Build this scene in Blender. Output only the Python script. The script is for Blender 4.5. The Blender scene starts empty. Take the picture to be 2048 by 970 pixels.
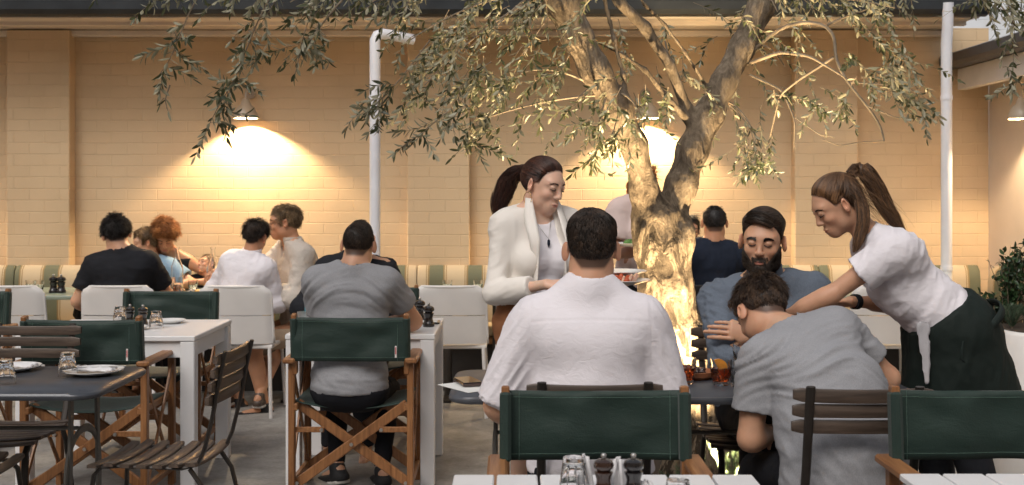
import bpy, math, random
import numpy as np
from mathutils import Vector, Matrix
R = math.radians
C = bpy.context.scene.collection
S = bpy.context.scene
random.seed(7); rng = np.random.default_rng(7)

# ---------------------------------------------------------------- camera
HC = 1.455; FPX = 2300.0; HOR = 383.0
cam_d = bpy.data.cameras.new('camera'); cam = bpy.data.objects.new('camera', cam_d); C.objects.link(cam)
cam.location = (0, 0, HC); cam.rotation_euler = (R(90), 0, 0)
cam_d.sensor_width = 36; cam_d.lens = 36*FPX/2048; cam_d.shift_y = -(485-HOR)/2048
cam_d.clip_end = 500; cam_d.clip_start = 0.05
cam_d.dof.use_dof = True; cam_d.dof.focus_distance = 4.5; cam_d.dof.aperture_fstop = 5.6
S.camera = cam
# ---------------------------------------------------------------- world, sun, exposure
W = bpy.data.worlds.new("World"); S.world = W; W.use_nodes = True
nt = W.node_tree; nt.nodes.clear()
sky = nt.nodes.new('ShaderNodeTexSky'); sky.sky_type = 'NISHITA'; sky.sun_disc = False
SUN_EL, SUN_AZ = R(48), R(205)
sky.sun_elevation = SUN_EL; sky.sun_rotation = SUN_AZ; sky.dust_density = 3.0; sky.ozone_density = 0.6
hs = nt.nodes.new('ShaderNodeHueSaturation'); hs.inputs['Saturation'].default_value = 0.27
bgn = nt.nodes.new('ShaderNodeBackground'); bgn.inputs['Strength'].default_value = 0.092
wo = nt.nodes.new('ShaderNodeOutputWorld')
nt.links.new(sky.outputs[0], hs.inputs['Color']); nt.links.new(hs.outputs[0], bgn.inputs['Color']); nt.links.new(bgn.outputs[0], wo.inputs['Surface'])
sd = bpy.data.lights.new('sun', 'SUN'); sd.energy = 0.8; sd.angle = R(35); sd.color = (1, .90, .80)
so = bpy.data.objects.new('sun', sd); C.objects.link(so)
dv = Vector((math.sin(SUN_AZ)*math.cos(SUN_EL), math.cos(SUN_AZ)*math.cos(SUN_EL), math.sin(SUN_EL)))
so.rotation_euler = dv.to_track_quat('Z', 'Y').to_euler(); so.location = (0, -4, 8)
S.view_settings.view_transform = 'Standard'; S.view_settings.look = 'None'
S.view_settings.exposure = 0.62; S.view_settings.gamma = 1.0; S.view_settings.use_curve_mapping = False
S.render.engine = 'CYCLES'
WARM = (1.0, .74, .45)

def px(x, y, d):                      # a point of the place, read off the photograph at distance d
    return np.array([(x-1024)/FPX*d, d, HC-(y-HOR)/FPX*d])

# ---------------------------------------------------------------- numpy noise
def _h(ix, iy, iz, seed):
    n = (ix.astype(np.int64)*374761393 + iy.astype(np.int64)*668265263 + iz.astype(np.int64)*2147483647 + seed*1274126177) & 0xffffffff
    n = ((n ^ (n >> 13))*1274126177) & 0xffffffff
    n = ((n ^ (n >> 16))*2246822519) & 0xffffffff
    return ((n ^ (n >> 15)) & 0xffff)/32767.5 - 1.0
def noise(p, seed=0):
    p = np.asarray(p, float); i = np.floor(p).astype(np.int64); f = p-i; f = f*f*f*(f*(f*6-15)+10)
    r = 0
    for dx in (0, 1):
        wx = f[:, 0] if dx else 1-f[:, 0]
        for dy in (0, 1):
            wy = f[:, 1] if dy else 1-f[:, 1]
            for dz in (0, 1):
                wz = f[:, 2] if dz else 1-f[:, 2]
                r = r + wx*wy*wz*_h(i[:, 0]+dx, i[:, 1]+dy, i[:, 2]+dz, seed)
    return r
def fbm(p, seed=0, o=3):
    r = 0; a = 1; p = np.asarray(p, float)
    for k in range(o):
        r = r+a*noise(p*(2**k)+17.3*k, seed+k); a *= .5
    return r

# ---------------------------------------------------------------- mesh builder
def norm(v):
    v = np.asarray(v, float); return v/(np.linalg.norm(v)+1e-9)
def frame(t):
    t = norm(t); up = np.array([0, 0, 1.]) if abs(t[2]) < .9 else np.array([0, 1., 0])
    u = norm(np.cross(up, t)); return u, np.cross(t, u), t
class MB:
    def __init__(s): s.v = []; s.f = []; s.n = 0
    def add(s, v, f):
        v = np.asarray(v, float); s.v.append(v)
        s.f += [tuple(int(i)+s.n for i in q) for q in f]; s.n += len(v)
        return s
    def box(s, c, size, rot=None, ch=.003):
        hx, hy, hz = np.array(size, float)/2; ch = min(ch, hx*.9, hy*.9, hz*.9)
        h = (hx, hy, hz); V = []; idx = {}
        for sx in (-1, 1):
            for sy in (-1, 1):
                for sz in (-1, 1):
                    sg = (sx, sy, sz)
                    for a in range(3):
                        idx[(sx, sy, sz, a)] = len(V)
                        V.append([sg[i]*(h[i] if i == a else h[i]-ch) for i in range(3)])
        Fc = []
        for a in range(3):
            b, c2 = (a+1) % 3, (a+2) % 3
            for sg in (-1, 1):
                q = []
                for sb, sc in ((-1, -1), (1, -1), (1, 1), (-1, 1)):
                    k = [0, 0, 0]; k[a] = sg; k[b] = sb; k[c2] = sc; q.append(idx[(*k, a)])
                Fc.append(q if sg > 0 else q[::-1])
            for sb in (-1, 1):
                for sc in (-1, 1):
                    k0 = [0, 0, 0]; k0[b] = sb; k0[c2] = sc; k1 = list(k0); k0[a] = -1; k1[a] = 1
                    q = [idx[(*k0, b)], idx[(*k1, b)], idx[(*k1, c2)], idx[(*k0, c2)]]
                    Fc.append(q if sb*sc > 0 else q[::-1])
        for sx in (-1, 1):
            for sy in (-1, 1):
                for sz in (-1, 1):
                    q = [idx[(sx, sy, sz, 0)], idx[(sx, sy, sz, 1)], idx[(sx, sy, sz, 2)]]
                    Fc.append(q if sx*sy*sz > 0 else q[::-1])
        V = np.array(V)
        if rot is not None: V = V @ np.array(rot).T
        return s.add(V+np.array(c, float), Fc)
    def bar(s, a, b, w, t, side=(1, 0, 0), ch=.002):   # rectangular bar from a to b, w along side, t across
        a = np.array(a, float); b = np.array(b, float); L = np.linalg.norm(b-a); z = (b-a)/L
        x = norm(np.array(side, float)-np.dot(side, z)*z); y = np.cross(z, x)
        return s.box((a+b)/2, (w, t, L), np.stack([x, y, z], 1), ch)
    def tube(s, pts, r, n=8, flat=1.0, up=None):
        pts = np.array(pts, float); m = len(pts); r = np.full(m, r) if np.isscalar(r) else np.array(r, float)
        V = []; t = np.gradient(pts, axis=0); u = None
        for i in range(m):
            ti = norm(t[i])
            if u is None: u = frame(ti)[0] if up is None else norm(np.array(up, float)-np.dot(up, ti)*ti)
            else: u = norm(u-np.dot(u, ti)*ti)
            w = np.cross(ti, u)
            for k in range(n):
                a = 2*math.pi*k/n; V.append(pts[i]+r[i]*(math.cos(a)*u+math.sin(a)*w*flat))
        Fc = []
        for i in range(m-1):
            for k in range(n):
                k2 = (k+1) % n; Fc.append((i*n+k, i*n+k2, (i+1)*n+k2, (i+1)*n+k))
        Fc.append(tuple(range(n))[::-1]); Fc.append(tuple((m-1)*n+k for k in range(n)))
        return s.add(V, Fc)
    def lathe(s, prof, n=20, c=(0, 0, 0), facet=0, close=True):
        V = []; m = len(prof)
        for (r, z) in prof:
            for k in range(n):
                a = 2*math.pi*k/n; rr = r*(1+facet*(1 if k % 2 else -1)); V.append((c[0]+rr*math.cos(a), c[1]+rr*math.sin(a), c[2]+z))
        Fc = []
        for i in range(m-1):
            for k in range(n):
                k2 = (k+1) % n; Fc.append((i*n+k, i*n+k2, (i+1)*n+k2, (i+1)*n+k))
        if close: Fc.append(tuple(range(n))[::-1]); Fc.append(tuple((m-1)*n+k for k in range(n)))
        return s.add(V, Fc)
    def prism(s, poly, z0, z1, ch=0.003):
        poly = np.array(poly, float); n = len(poly); c = poly.mean(0)
        d = poly-c; L = np.linalg.norm(d, axis=1, keepdims=True); ins = c+d*(1-ch/L)
        lay = [(ins, z0), (poly, z0+ch), (poly, z1-ch), (ins, z1)]
        V = []; Fc = []
        for q, z in lay: V += [(x, y, z) for x, y in q]
        for i in range(3):
            for k in range(n):
                k2 = (k+1) % n; Fc.append((i*n+k, i*n+k2, (i+1)*n+k2, (i+1)*n+k))
        Fc.append(tuple(range(n))[::-1]); Fc.append(tuple(3*n+k for k in range(n)))
        return s.add(V, Fc)
    def slab(s, grid, thick, nrm=None):   # grid (m,n,3) of points -> closed thin slab
        g = np.array(grid, float); m, n = g.shape[:2]
        du = np.gradient(g, axis=0); dw = np.gradient(g, axis=1); N = np.cross(du, dw); N /= np.linalg.norm(N, axis=2, keepdims=True)+1e-9
        A = g+N*thick/2; B = g-N*thick/2; V = np.concatenate([A.reshape(-1, 3), B.reshape(-1, 3)]); o = m*n; Fc = []
        for i in range(m-1):
            for j in range(n-1):
                a, b, c, d = i*n+j, (i+1)*n+j, (i+1)*n+j+1, i*n+j+1
                Fc.append((a, b, c, d)); Fc.append((o+d, o+c, o+b, o+a))
        for i in range(m-1):
            Fc.append((i*n, o+i*n, o+(i+1)*n, (i+1)*n)); a = i*n+n-1; b = (i+1)*n+n-1; Fc.append((a, b, o+b, o+a))
        for j in range(n-1):
            Fc.append((j, j+1, o+j+1, o+j)); a = (m-1)*n+j; Fc.append((a, o+a, o+a+1, a+1))
        return s.add(V, Fc)
    def build(s, name, mat, parent=None, smooth=None, auto=35):
        me = bpy.data.meshes.new(name); V = np.concatenate(s.v)
        me.from_pydata(V.tolist(), [], s.f); me.validate()
        import bmesh
        bm = bmesh.new(); bm.from_mesh(me); bmesh.ops.recalc_face_normals(bm, faces=bm.faces); bm.to_mesh(me); bm.free()
        me.materials.append(mat); me.shade_smooth()
        if not smooth: me.set_sharp_from_angle(angle=R(auto))
        o = bpy.data.objects.new(name, me); C.objects.link(o)
        if parent is not None: o.parent = parent
        return o
def meshobj(name, V, F, mat, parent=None, attrs=None):
    V = np.asarray(V, np.float32); me = bpy.data.meshes.new(name)
    k = F.shape[1]; me.vertices.add(len(V)); me.loops.add(F.size); me.polygons.add(len(F))
    me.vertices.foreach_set('co', V.ravel()); me.loops.foreach_set('vertex_index', F.astype(np.int32).ravel())
    me.polygons.foreach_set('loop_start', np.arange(0, F.size, k, dtype=np.int32))
    me.polygons.foreach_set('use_smooth', np.ones(len(F), bool))
    me.update(calc_edges=True); me.validate()
    for nm, arr in (attrs or {}).items():
        if len(arr) == len(me.vertices):
            a = me.attributes.new(nm, 'FLOAT', 'POINT'); a.data.foreach_set('value', np.asarray(arr, np.float32))
    if isinstance(mat, (list, tuple)):
        for m in mat: me.materials.append(m)
    else: me.materials.append(mat)
    o = bpy.data.objects.new(name, me); C.objects.link(o)
    if parent is not None: o.parent = parent
    return o
def tag(o, label=None, cat=None, group=None, kind=None):
    if label: o['label'] = label
    if cat: o['category'] = cat
    if group: o['group'] = group
    if kind: o['kind'] = kind
    return o
def thing(name, label, cat, loc=(0, 0, 0), rz=0, group=None):
    o = bpy.data.objects.new(name, None); C.objects.link(o); o.empty_display_size = .05
    o.location = [float(x) for x in loc]; o.rotation_euler = (0, 0, rz); return tag(o, label, cat, group)
def dup(root, loc, rz=0, label=None, group=None, scale=None):
    def cp(o, par):
        c = o.copy(); C.objects.link(c); c.parent = par
        for ch in list(o.children): cp(ch, c)
        return c
    r = cp(root, None); r.location = [float(x) for x in loc]; r.rotation_euler = (0, 0, rz)
    if scale: r.scale = (scale,)*3
    if label: r['label'] = label
    if group: r['group'] = group
    return r
def rotz(a): return np.array([[math.cos(a), -math.sin(a), 0], [math.sin(a), math.cos(a), 0], [0, 0, 1]])
def rotx(a): return np.array([[1, 0, 0], [0, math.cos(a), -math.sin(a)], [0, math.sin(a), math.cos(a)]])
def roty(a): return np.array([[math.cos(a), 0, math.sin(a)], [0, 1, 0], [-math.sin(a), 0, math.cos(a)]])

# ---------------------------------------------------------------- materials
class NT:
    def __init__(s, name):
        s.m = bpy.data.materials.new(name); s.m.use_nodes = True; s.t = s.m.node_tree
        s.b = s.t.nodes['Principled BSDF']; s.o = s.t.nodes['Material Output']; s.tc = None
    def n(s, t, **k):
        x = s.t.nodes.new(t)
        for a, b in k.items(): setattr(x, a, b)
        return x
    def l(s, a, b): s.t.links.new(a, b)
    def co(s, kind='Object'):
        if s.tc is None: s.tc = s.n('ShaderNodeTexCoord')
        return s.tc.outputs[kind]
    def noise(s, sc, det=4, stretch=None, rough=.55, kind='Object', dist=0):
        x = s.n('ShaderNodeTexNoise'); x.inputs['Scale'].default_value = sc; x.inputs['Detail'].default_value = det; x.inputs['Roughness'].default_value = rough; x.inputs['Distortion'].default_value = dist
        v = s.co(kind)
        if stretch is not None:
            mp = s.n('ShaderNodeMapping'); mp.inputs['Scale'].default_value = stretch; s.l(v, mp.inputs[0]); v = mp.outputs[0]
        s.l(v, x.inputs['Vector']); return x.outputs['Fac']
    def ramp(s, f, stops):
        r = s.n('ShaderNodeValToRGB'); e = r.color_ramp.elements
        while len(e) < len(stops): e.new(.5)
        for q, (p, c) in zip(e, stops): q.position = p; q.color = (*c, 1) if len(c) == 3 else c
        s.l(f, r.inputs[0]); return r.outputs[0]
    def math(s, op, a, b=None, c=None):
        m = s.n('ShaderNodeMath', operation=op)
        for i, v in enumerate((a, b, c)):
            if v is None: continue
            if isinstance(v, (int, float)): m.inputs[i].default_value = v
            else: s.l(v, m.inputs[i])
        return m.outputs[0]
    def mix(s, f, a, b, mode='MIX'):
        m = s.n('ShaderNodeMix', data_type='RGBA', blend_type=mode)
        for i, v in ((0, f), (6, a), (7, b)):
            if isinstance(v, (int, float)): m.inputs[i].default_value = v
            elif isinstance(v, tuple): m.inputs[i].default_value = (*v, 1)
            else: s.l(v, m.inputs[i])
        return m.outputs[2]
    def bump(s, h, st=.3, dist=.01):
        b = s.n('ShaderNodeBump'); b.inputs['Strength'].default_value = st; b.inputs['Distance'].default_value = dist
        s.l(h, b.inputs['Height']); s.l(b.outputs[0], s.b.inputs['Normal']); return b
def mat(name, col, rough=.6, metal=0, var=.15, sc=8, bump=0, bsc=60, stretch=None, sheen=0, sss=0, coat=0, spec=.5, bstretch=None):
    t = NT(name); c = np.array(col)
    if var > 0:
        f = t.noise(sc, 5, stretch); o = t.ramp(f, [(.3, tuple(c*(1-var))), (.7, tuple(np.minimum(c*(1+var), 1)))]); t.l(o, t.b.inputs['Base Color'])
        rr = t.n('ShaderNodeMapRange'); rr.inputs['To Min'].default_value = max(rough-.08, .02); rr.inputs['To Max'].default_value = min(rough+.08, 1); t.l(f, rr.inputs[0]); t.l(rr.outputs[0], t.b.inputs['Roughness'])
    else: t.b.inputs['Base Color'].default_value = (*c, 1); t.b.inputs['Roughness'].default_value = rough
    t.b.inputs['Metallic'].default_value = metal; t.b.inputs['Specular IOR Level'].default_value = spec
    if bump: t.bump(t.noise(bsc, 4, bstretch or stretch), bump, .004)
    if sheen: t.b.inputs['Sheen Weight'].default_value = sheen; t.b.inputs['Sheen Roughness'].default_value = .5
    if sss:
        t.b.inputs['Subsurface Weight'].default_value = sss; t.b.inputs['Subsurface Radius'].default_value = (1, .35, .2); t.b.inputs['Subsurface Scale'].default_value = .008
    if coat: t.b.inputs['Coat Weight'].default_value = coat; t.b.inputs['Coat Roughness'].default_value = .1
    return t.m
def brick_mat(name, col, c2, bumpst=.5, vert=False):
    t = NT(name); sep = t.n('ShaderNodeSeparateXYZ'); t.l(t.co(), sep.inputs[0])
    cb = t.n('ShaderNodeCombineXYZ'); t.l(t.math('ADD', sep.outputs[1 if vert else 0], 20.02), cb.inputs[0]); t.l(t.math('ADD', sep.outputs[2], 0.02), cb.inputs[1])
    wob = t.noise(6, 2); wv = t.math('MULTIPLY', t.math('SUBTRACT', wob, .5), .007)
    cb2 = t.n('ShaderNodeVectorMath', operation='ADD'); t.l(cb.outputs[0], cb2.inputs[0]); w3 = t.n('ShaderNodeCombineXYZ'); t.l(wv, w3.inputs[1]); t.l(wv, w3.inputs[0]); t.l(w3.outputs[0], cb2.inputs[1])
    br = t.n('ShaderNodeTexBrick'); t.l(cb2.outputs[0], br.inputs['Vector']); br.inputs['Scale'].default_value = 1
    br.inputs['Brick Width'].default_value = .235; br.inputs['Row Height'].default_value = .088; br.inputs['Mortar Size'].default_value = .0045; br.inputs['Mortar Smooth'].default_value = .55; br.inputs['Bias'].default_value = 0
    br.inputs['Color1'].default_value = (*col, 1); br.inputs['Color2'].default_value = (*c2, 1); br.inputs['Mortar'].default_value = (*(np.array(col)*.985), 1)
    st = t.noise(1.3, 5); stn = t.ramp(st, [(.3, (.88, .86, .83)), (.6, (1, 1, 1))])
    t.l(t.mix(1.0, br.outputs['Color'], stn, 'MULTIPLY'), t.b.inputs['Base Color'])
    fine = t.noise(55, 4); big = t.noise(9, 3)
    h = t.math('ADD', t.math('MULTIPLY', t.math('SUBTRACT', 1.0, br.outputs['Fac']), 1.0), t.math('ADD', t.math('MULTIPLY', fine, .22), t.math('MULTIPLY', big, .5)))
    t.bump(h, bumpst, .006); t.b.inputs['Roughness'].default_value = .62; t.b.inputs['Specular IOR Level'].default_value = .3
    return t.m
# ================================================================= the setting
M = {}
PAINT = (.70, .52, .325)
M['brick'] = brick_mat('painted_brick', PAINT, (.685, .507, .316), .55)
M['render'] = mat('painted_render', (.74, .63, .52), .7, var=.06, sc=3, bump=.1)
M['upbrick'] = brick_mat('white_brick', (.70, .72, .74), (.66, .69, .72), .6)
M['fascia'] = mat('fascia_paint', (.70, .60, .49), .5, var=.06, sc=3)
M['gutter'] = mat('dark_gutter', (.028, .032, .036), .45, metal=.2, var=.3, sc=5)
M['pipe'] = mat('downpipe_paint', (.70, .71, .75), .42, var=.09, sc=4)
def floor_mat():
    t = NT('concrete_floor'); a = t.noise(.8, 6, rough=.6, dist=.6); b = t.noise(5, 6, rough=.65); c = t.noise(45, 4)
    col = t.ramp(a, [(.32, (.185, .18, .172)), (.5, (.30, .292, .28)), (.72, (.44, .43, .41))])
    col = t.mix(.75, col, t.ramp(b, [(.3, (.5, .48, .46)), (.75, (1.25, 1.25, 1.25))]), 'MULTIPLY')
    col = t.mix(.4, col, t.ramp(c, [(.3, (.6, .6, .6)), (.7, (1.2, 1.2, 1.2))]), 'MULTIPLY')
    t.l(col, t.b.inputs['Base Color']); t.l(t.math('MULTIPLY_ADD', b, -.25, .78), t.b.inputs['Roughness'])
    t.bump(t.math('ADD', b, t.math('MULTIPLY', c, .4)), .35, .006); return t.m
M['floor'] = floor_mat()
g = MB().add([(-60, -60, 0), (60, -60, 0), (60, 60, 0), (-60, 60, 0)], [(0, 1, 2, 3)]).build('ground', M['floor']); tag(g, kind='structure')

YW = 8.9
w = MB(); w.box((-1.0, YW+.125, 1.36), (9.38, .25, 2.72), ch=.002)
wall = thing('back_wall', 'cream painted brick wall with shallow pilasters behind the striped bench seats', 'wall', (-1, YW, 0))
def wpart(mb, name, m, parent, **k):
    o = mb.build(name, m, None, **k); o.parent = parent; o.matrix_parent_inverse = Matrix.Translation(-Vector(parent.location)); return o
wpart(w, 'brickwork', M['brick'], wall)
for x0, x1 in ((-3.86, -3.38), (-.80, -.325), (2.16, 2.64)):
    wpart(MB().box(((x0+x1)/2, YW-.058, 1.36), (x1-x0, .124, 2.66), ch=.006), 'pilaster', M['brick'], wall)
w = MB(); w.box((3.69+.1, 6.3, 1.25), (.2, 5.2, 2.5), ch=.002)
sw = w.build('side_wall', M['render']); tag(sw, 'smooth cream side wall under the low roof at the right edge', 'wall')
w = MB(); w.box((5, 10.3, 3.5), (14, .25, 7), ch=.002)
uw = w.build('upper_wall', M['upbrick']); tag(uw, 'tall white painted brick wall of the neighbouring building, seen above the roofs at top right', 'wall')
# unseen walls added around the viewer to cut the low-angle sky light
w = MB(); w.box((-6.6, 1.2, 2.4), (.2, 14, 4.8)).build('added_sky_blocker', M['render']); tag(bpy.data.objects['added_sky_blocker'], 'added unseen cream wall on the left that blocks low sky light', 'wall')

w = MB(); w.box((0, -3.6, 2.8), (16, .3, 5.6), ch=.002); tag(w.build('added_sky_blocker_back', M['render']), 'added unseen cream block behind the viewer that blocks low sky light', 'building')  # unseen block, added to dim the sky light reaching the back wall
w = MB(); w.box((7.2, -1, 2.5), (.3, 9, 5.0), ch=.002); tag(w.build('added_sky_blocker', M['render']), 'added cream wall on the right, outside the picture, that blocks low sky light', 'wall')  # added out of view so that the light falls mostly from overhead
# roof over the bench seats: gutter, fascia, soffit
rf = thing('eave_roof', 'long low roof edge with dark gutter and cream fascia above the wall lamps', 'roof', (-1, 8.2, 2.7))
wpart(MB().box((-1.3, 8.58, 2.725), (9.26, .72, .05), ch=.002), 'soffit', M['fascia'], rf)
f = MB(); f.box((-1.3, 8.205, 2.735), (9.26, .03, .09)); f.box((-1.3, 8.45, 2.688), (9.26, .05, .03)); f.box((-1.3, 8.855, 2.672), (9.26, .06, .05), ch=.01)
wpart(f, 'fascia', M['fascia'], rf)
gut = MB(); prof = [(0, .10), (-.11, .10), (-.125, .09), (-.12, .03), (-.09, -.0), (-.03, -.01), (0, 0)]
V = [(x, 8.188+a, 2.705+b) for x in (-6, 3.36) for a, b in prof]; n = len(prof)
gut.add(V, [(i, (i+1) % n, n+(i+1) % n, n+i) for i in range(n)]+[tuple(range(n)), tuple(range(n, 2*n))])
wpart(gut, 'gutter', M['gutter'], rf)
r_ = MB()
for i in range(62): r_.box((-5.92+i*.15, 8.62, 2.90+(.012 if i % 2 else 0)), (.15, 1.0, .012), rotx(R(-6)), ch=.001)
wpart(r_, 'roof_sheet', M['gutter'], rf)
# second roof, along the right side, dropping its gutter towards the viewer
r2 = thing('side_roof', 'lower side roof with grey gutter and pale beam at the top right corner', 'roof', (3.36, 7, 2.4))
M['gutter2'] = mat('grey_gutter', (.09, .095, .105), .4, metal=.3, var=.2)
gut = MB(); V = [(3.42+a*1.0, y, 2.40+b) for y in (3.0, 8.88) for a, b in prof]
gut.add(V, [(i, (i+1) % n, n+(i+1) % n, n+i) for i in range(n)]+[tuple(range(n)), tuple(range(n, 2*n))])
wpart(gut, 'gutter', M['gutter2'], r2)
M['beam'] = mat('beam_paint', (.74, .71, .67), .5, var=.05)
wpart(MB().box((3.46, 5.92, 2.315), (.07, 5.84, .16)), 'fascia', M['beam'], r2)
wpart(MB().box((4.6, 5.94, 2.37), (2.2, 5.88, .04)), 'soffit', M['beam'], r2)
wpart(MB().box((4.9, 5.94, 2.62), (3.0, 5.9, .03), roty(R(-7))), 'roof_sheet', M['gutter2'], r2)
# downpipes
for i, (xp, lab) in enumerate(((750, 'white downpipe in front of the wall, rising behind the man in the grey T-shirt'), (1893, 'white downpipe beside the bending waitress, at the right end of the wall'))):
    X = (xp-1024)/FPX*8.1; r = .038
    t = thing('downpipe', lab, 'downpipe', (X, 8.1, 0), group='white downpipes')
    el = [(0, 0, 0.0), (0, 0, 2.46), (0, .0, 2.52), (.015, .005, 2.555), (.05, .02, 2.568), (.12, .05, 2.562), (.26, .12, 2.54)] if i == 0 else [(0, 0, 0), (0, 0, 2.5), (0, -.02, 2.62), (0, -.03, 2.78)]
    MB().tube(el, r, 20).build('pipe', M['pipe'], t)
    for z in (.9, 2.1): MB().tube([(0, 0, z), (0, 0, z+.03)], r+.004, 20).build('bracket', M['pipe'], t)
# flood light high on the upper wall, lit
M['bulb_on'] = NT('lit_bulb').m
bb = M['bulb_on'].node_tree.nodes['Principled BSDF']; bb.inputs['Emission Color'].default_value = (*WARM, 1); bb.inputs['Emission Strength'].default_value = 12
t = thing('flood_light', 'small lit flood light on the white upper wall, near the roof corner', 'light', tuple(px(1948, 72, 10.0)))
MB().lathe([(.03, -.06), (.055, .0), (.06, .03)], 16).build('shade', M['pipe'], t).rotation_euler = (R(60), 0, R(-20))
MB().lathe([(.0, -.055), (.035, -.05), (.042, -.03), (.03, 0)], 14).build('bulb', M['bulb_on'], t)

# ---------------------------------------------------------------- wall lamps
M['shade'] = mat('lamp_enamel', (.42, .34, .25), .35, var=.03, coat=.3)
def wall_lamp(loc, label, rz=0, power=26):
    t = thing('wall_lamp', label, 'lamp', loc, rz, 'dome lamps on the walls')     # local: wall at +y, rim at z=0
    out = [(.092, 0), (.092, .012), (.085, .045), (.066, .08), (.04, .105), (.03, .14), (.018, .15)]; inn = [(.012, .14), (.034, .10), (.06, .076), (.08, .043), (.087, .0)]
    MB().lathe(out+inn+[out[0]], 32, close=False).build('shade', M['shade'], t)
    MB().tube([(0, 0, .15), (0, .005, .19), (0, .04, .225), (0, .09, .22), (0, .15, .20)], .009, 10).build('arm', M['shade'], t)
    MB().tube([(0, .15, .20), (0, .175, .20)], .04, 18).build('wall_plate', M['shade'], t)
    MB().lathe([(.0, .078), (.012, .080), (.022, .092), (.022, .102), (.01, .118)], 14).build('bulb', M['bulb_on'], t)
    l = bpy.data.lights.new('lamp_light', 'POINT'); l.energy = power; l.color = WARM; l.shadow_soft_size = .012
    lo = bpy.data.objects.new('lamp_light', l); C.objects.link(lo); lo.parent = t; lo.location = (0, 0, .005+.012)
    lo.location = (0, 0, .0605)
    return t
LP = 86
wall_lamp((-2.02, YW-.175, 2.01), 'lit dome wall lamp above the family table, to the left of the tree', power=LP)
wall_lamp((1.03, YW-.175, 2.01), 'lit dome wall lamp glowing behind the fork of the tree', power=LP)
wall_lamp((-5.07, YW-.175, 2.01), 'lit dome wall lamp beyond the left edge of the picture', power=LP)
wall_lamp((3.69-.175, 7.93, 1.955), 'lit white wall lamp on the side wall at the far right', R(-90), power=LP*.5)

# ---------------------------------------------------------------- bench seat with striped back
def stripe_mat(axis):
    t = NT('striped_fabric'); sep = t.n('ShaderNodeSeparateXYZ'); t.l(t.co(), sep.inputs[0])
    v = t.math('FRACT', t.math('MULTIPLY', t.math('ADD', sep.outputs[axis], 20.05), 1/.292))
    r = t.n('ShaderNodeValToRGB'); r.color_ramp.interpolation = 'CONSTANT'; e = r.color_ramp.elements
    stops = [(0, (.54, .43, .28)), (.43, (.30, .20, .09)), (.455, (.54, .43, .28)), (.48, (.28, .19, .08)), (.52, (.135, .14, .085)), (.88, (.28, .19, .08)), (.92, (.54, .43, .28)), (.945, (.30, .20, .09)), (.97, (.54, .43, .28))]
    while len(e) < len(stops): e.new(.5)
    for q, (p, c) in zip(e, stops): q.position = p; q.color = (*c, 1)
    t.l(v, r.inputs[0]); t.l(r.outputs[0], t.b.inputs['Base Color']); t.b.inputs['Roughness'].default_value = .75
    t.bump(t.noise(160, 3), .2, .002); return t.m
M['stripe_x'] = stripe_mat(0); M['stripe_y'] = stripe_mat(1)
M['wood_bench'] = mat('bench_timber', (.28, .13, .05), .45, var=.3, sc=4, stretch=(1, 12, 12), coat=.15)
M['dark'] = mat('dark_plinth', (.022, .018, .016), .6, var=.3)
def cushion_row(x0, x1, n, prof, name, m, parent, axis=0, off=(0, 0, 0)):
    # padded cushions side by side, each bulging a little
    mb = MB(); w_ = (x1-x0)/n
    for i in range(n):
        xs = x0+w_*i+np.array([.004, .01, .03, .5*w_, w_-.03, w_-.01, w_-.004]); b = [.6, .9, .99, 1.0, .99, .9, .6]
        V = []; c = np.mean(prof, 0)
        for xx, k in zip(xs, b):
            for p in prof:
                q = c+(np.array(p)-c)*(1-(1-k)*.12); V.append((xx, q[0], q[1]) if axis == 0 else (q[0], xx, q[1]))
        m_ = len(prof); Fc = []
        for a in range(len(xs)-1):
            for k in range(m_): Fc.append((a*m_+k, a*m_+(k+1) % m_, (a+1)*m_+(k+1) % m_, (a+1)*m_+k))
        Fc += [tuple(range(m_)), tuple(range((len(xs)-1)*m_, len(xs)*m_))]
        mb.add(np.array(V)+np.array(off), Fc)
    o = mb.build(name, m, None, auto=50); o.parent = parent; o.matrix_parent_inverse = Matrix.Translation(-Vector(parent.location)); return o
bq = thing('banquette', 'long built-in bench with green and cream striped back along the brick wall', 'bench', (-1, 8.6, 0), group='striped bench seats')
bp = [(8.77, .44), (8.71, .45), (8.69, .52), (8.70, .78), (8.715, .86), (8.75, .895), (8.775, .89)]
sp = [(8.34, .40), (8.32, .42), (8.325, .455), (8.36, .47), (8.70, .47), (8.72, .45), (8.72, .40)]
cushion_row(-5.6, 3.55, 15, bp, 'backrest', M['stripe_x'], bq); cushion_row(-5.6, 3.10, 14, sp, 'seat_cushion', M['stripe_x'], bq)
wpart(MB().box((-1.25, 8.53, .375), (8.7, .46, .045)), 'seat_board', M['wood_bench'], bq)
wpart(MB().box((-1.25, 8.56, .176), (8.6, .36, .35)), 'plinth', M['dark'], bq)
b2 = thing('banquette', 'short return of the striped bench along the side wall at the far right', 'bench', (3.5, 7.8, 0), group='striped bench seats')
bp2 = [(3.68, .44), (3.60, .45), (3.57, .52), (3.58, .78), (3.595, .86), (3.63, .895), (3.68, .89)]
sp2 = [(3.60, .40), (3.60, .45), (3.58, .47), (3.16, .47), (3.12, .455), (3.115, .42), (3.13, .40)]
cushion_row(6.2, 8.66, 4, bp2, 'backrest', M['stripe_y'], b2, axis=1); cushion_row(6.2, 8.30, 4, sp2, 'seat_cushion', M['stripe_y'], b2, axis=1)
wpart(MB().box((3.4, 7.25, .375), (.5, 2.1, .045)), 'seat_board', M['wood_bench'], b2); wpart(MB().box((3.43, 7.25, .176), (.4, 2.0, .35)), 'plinth', M['dark'], b2)
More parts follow.
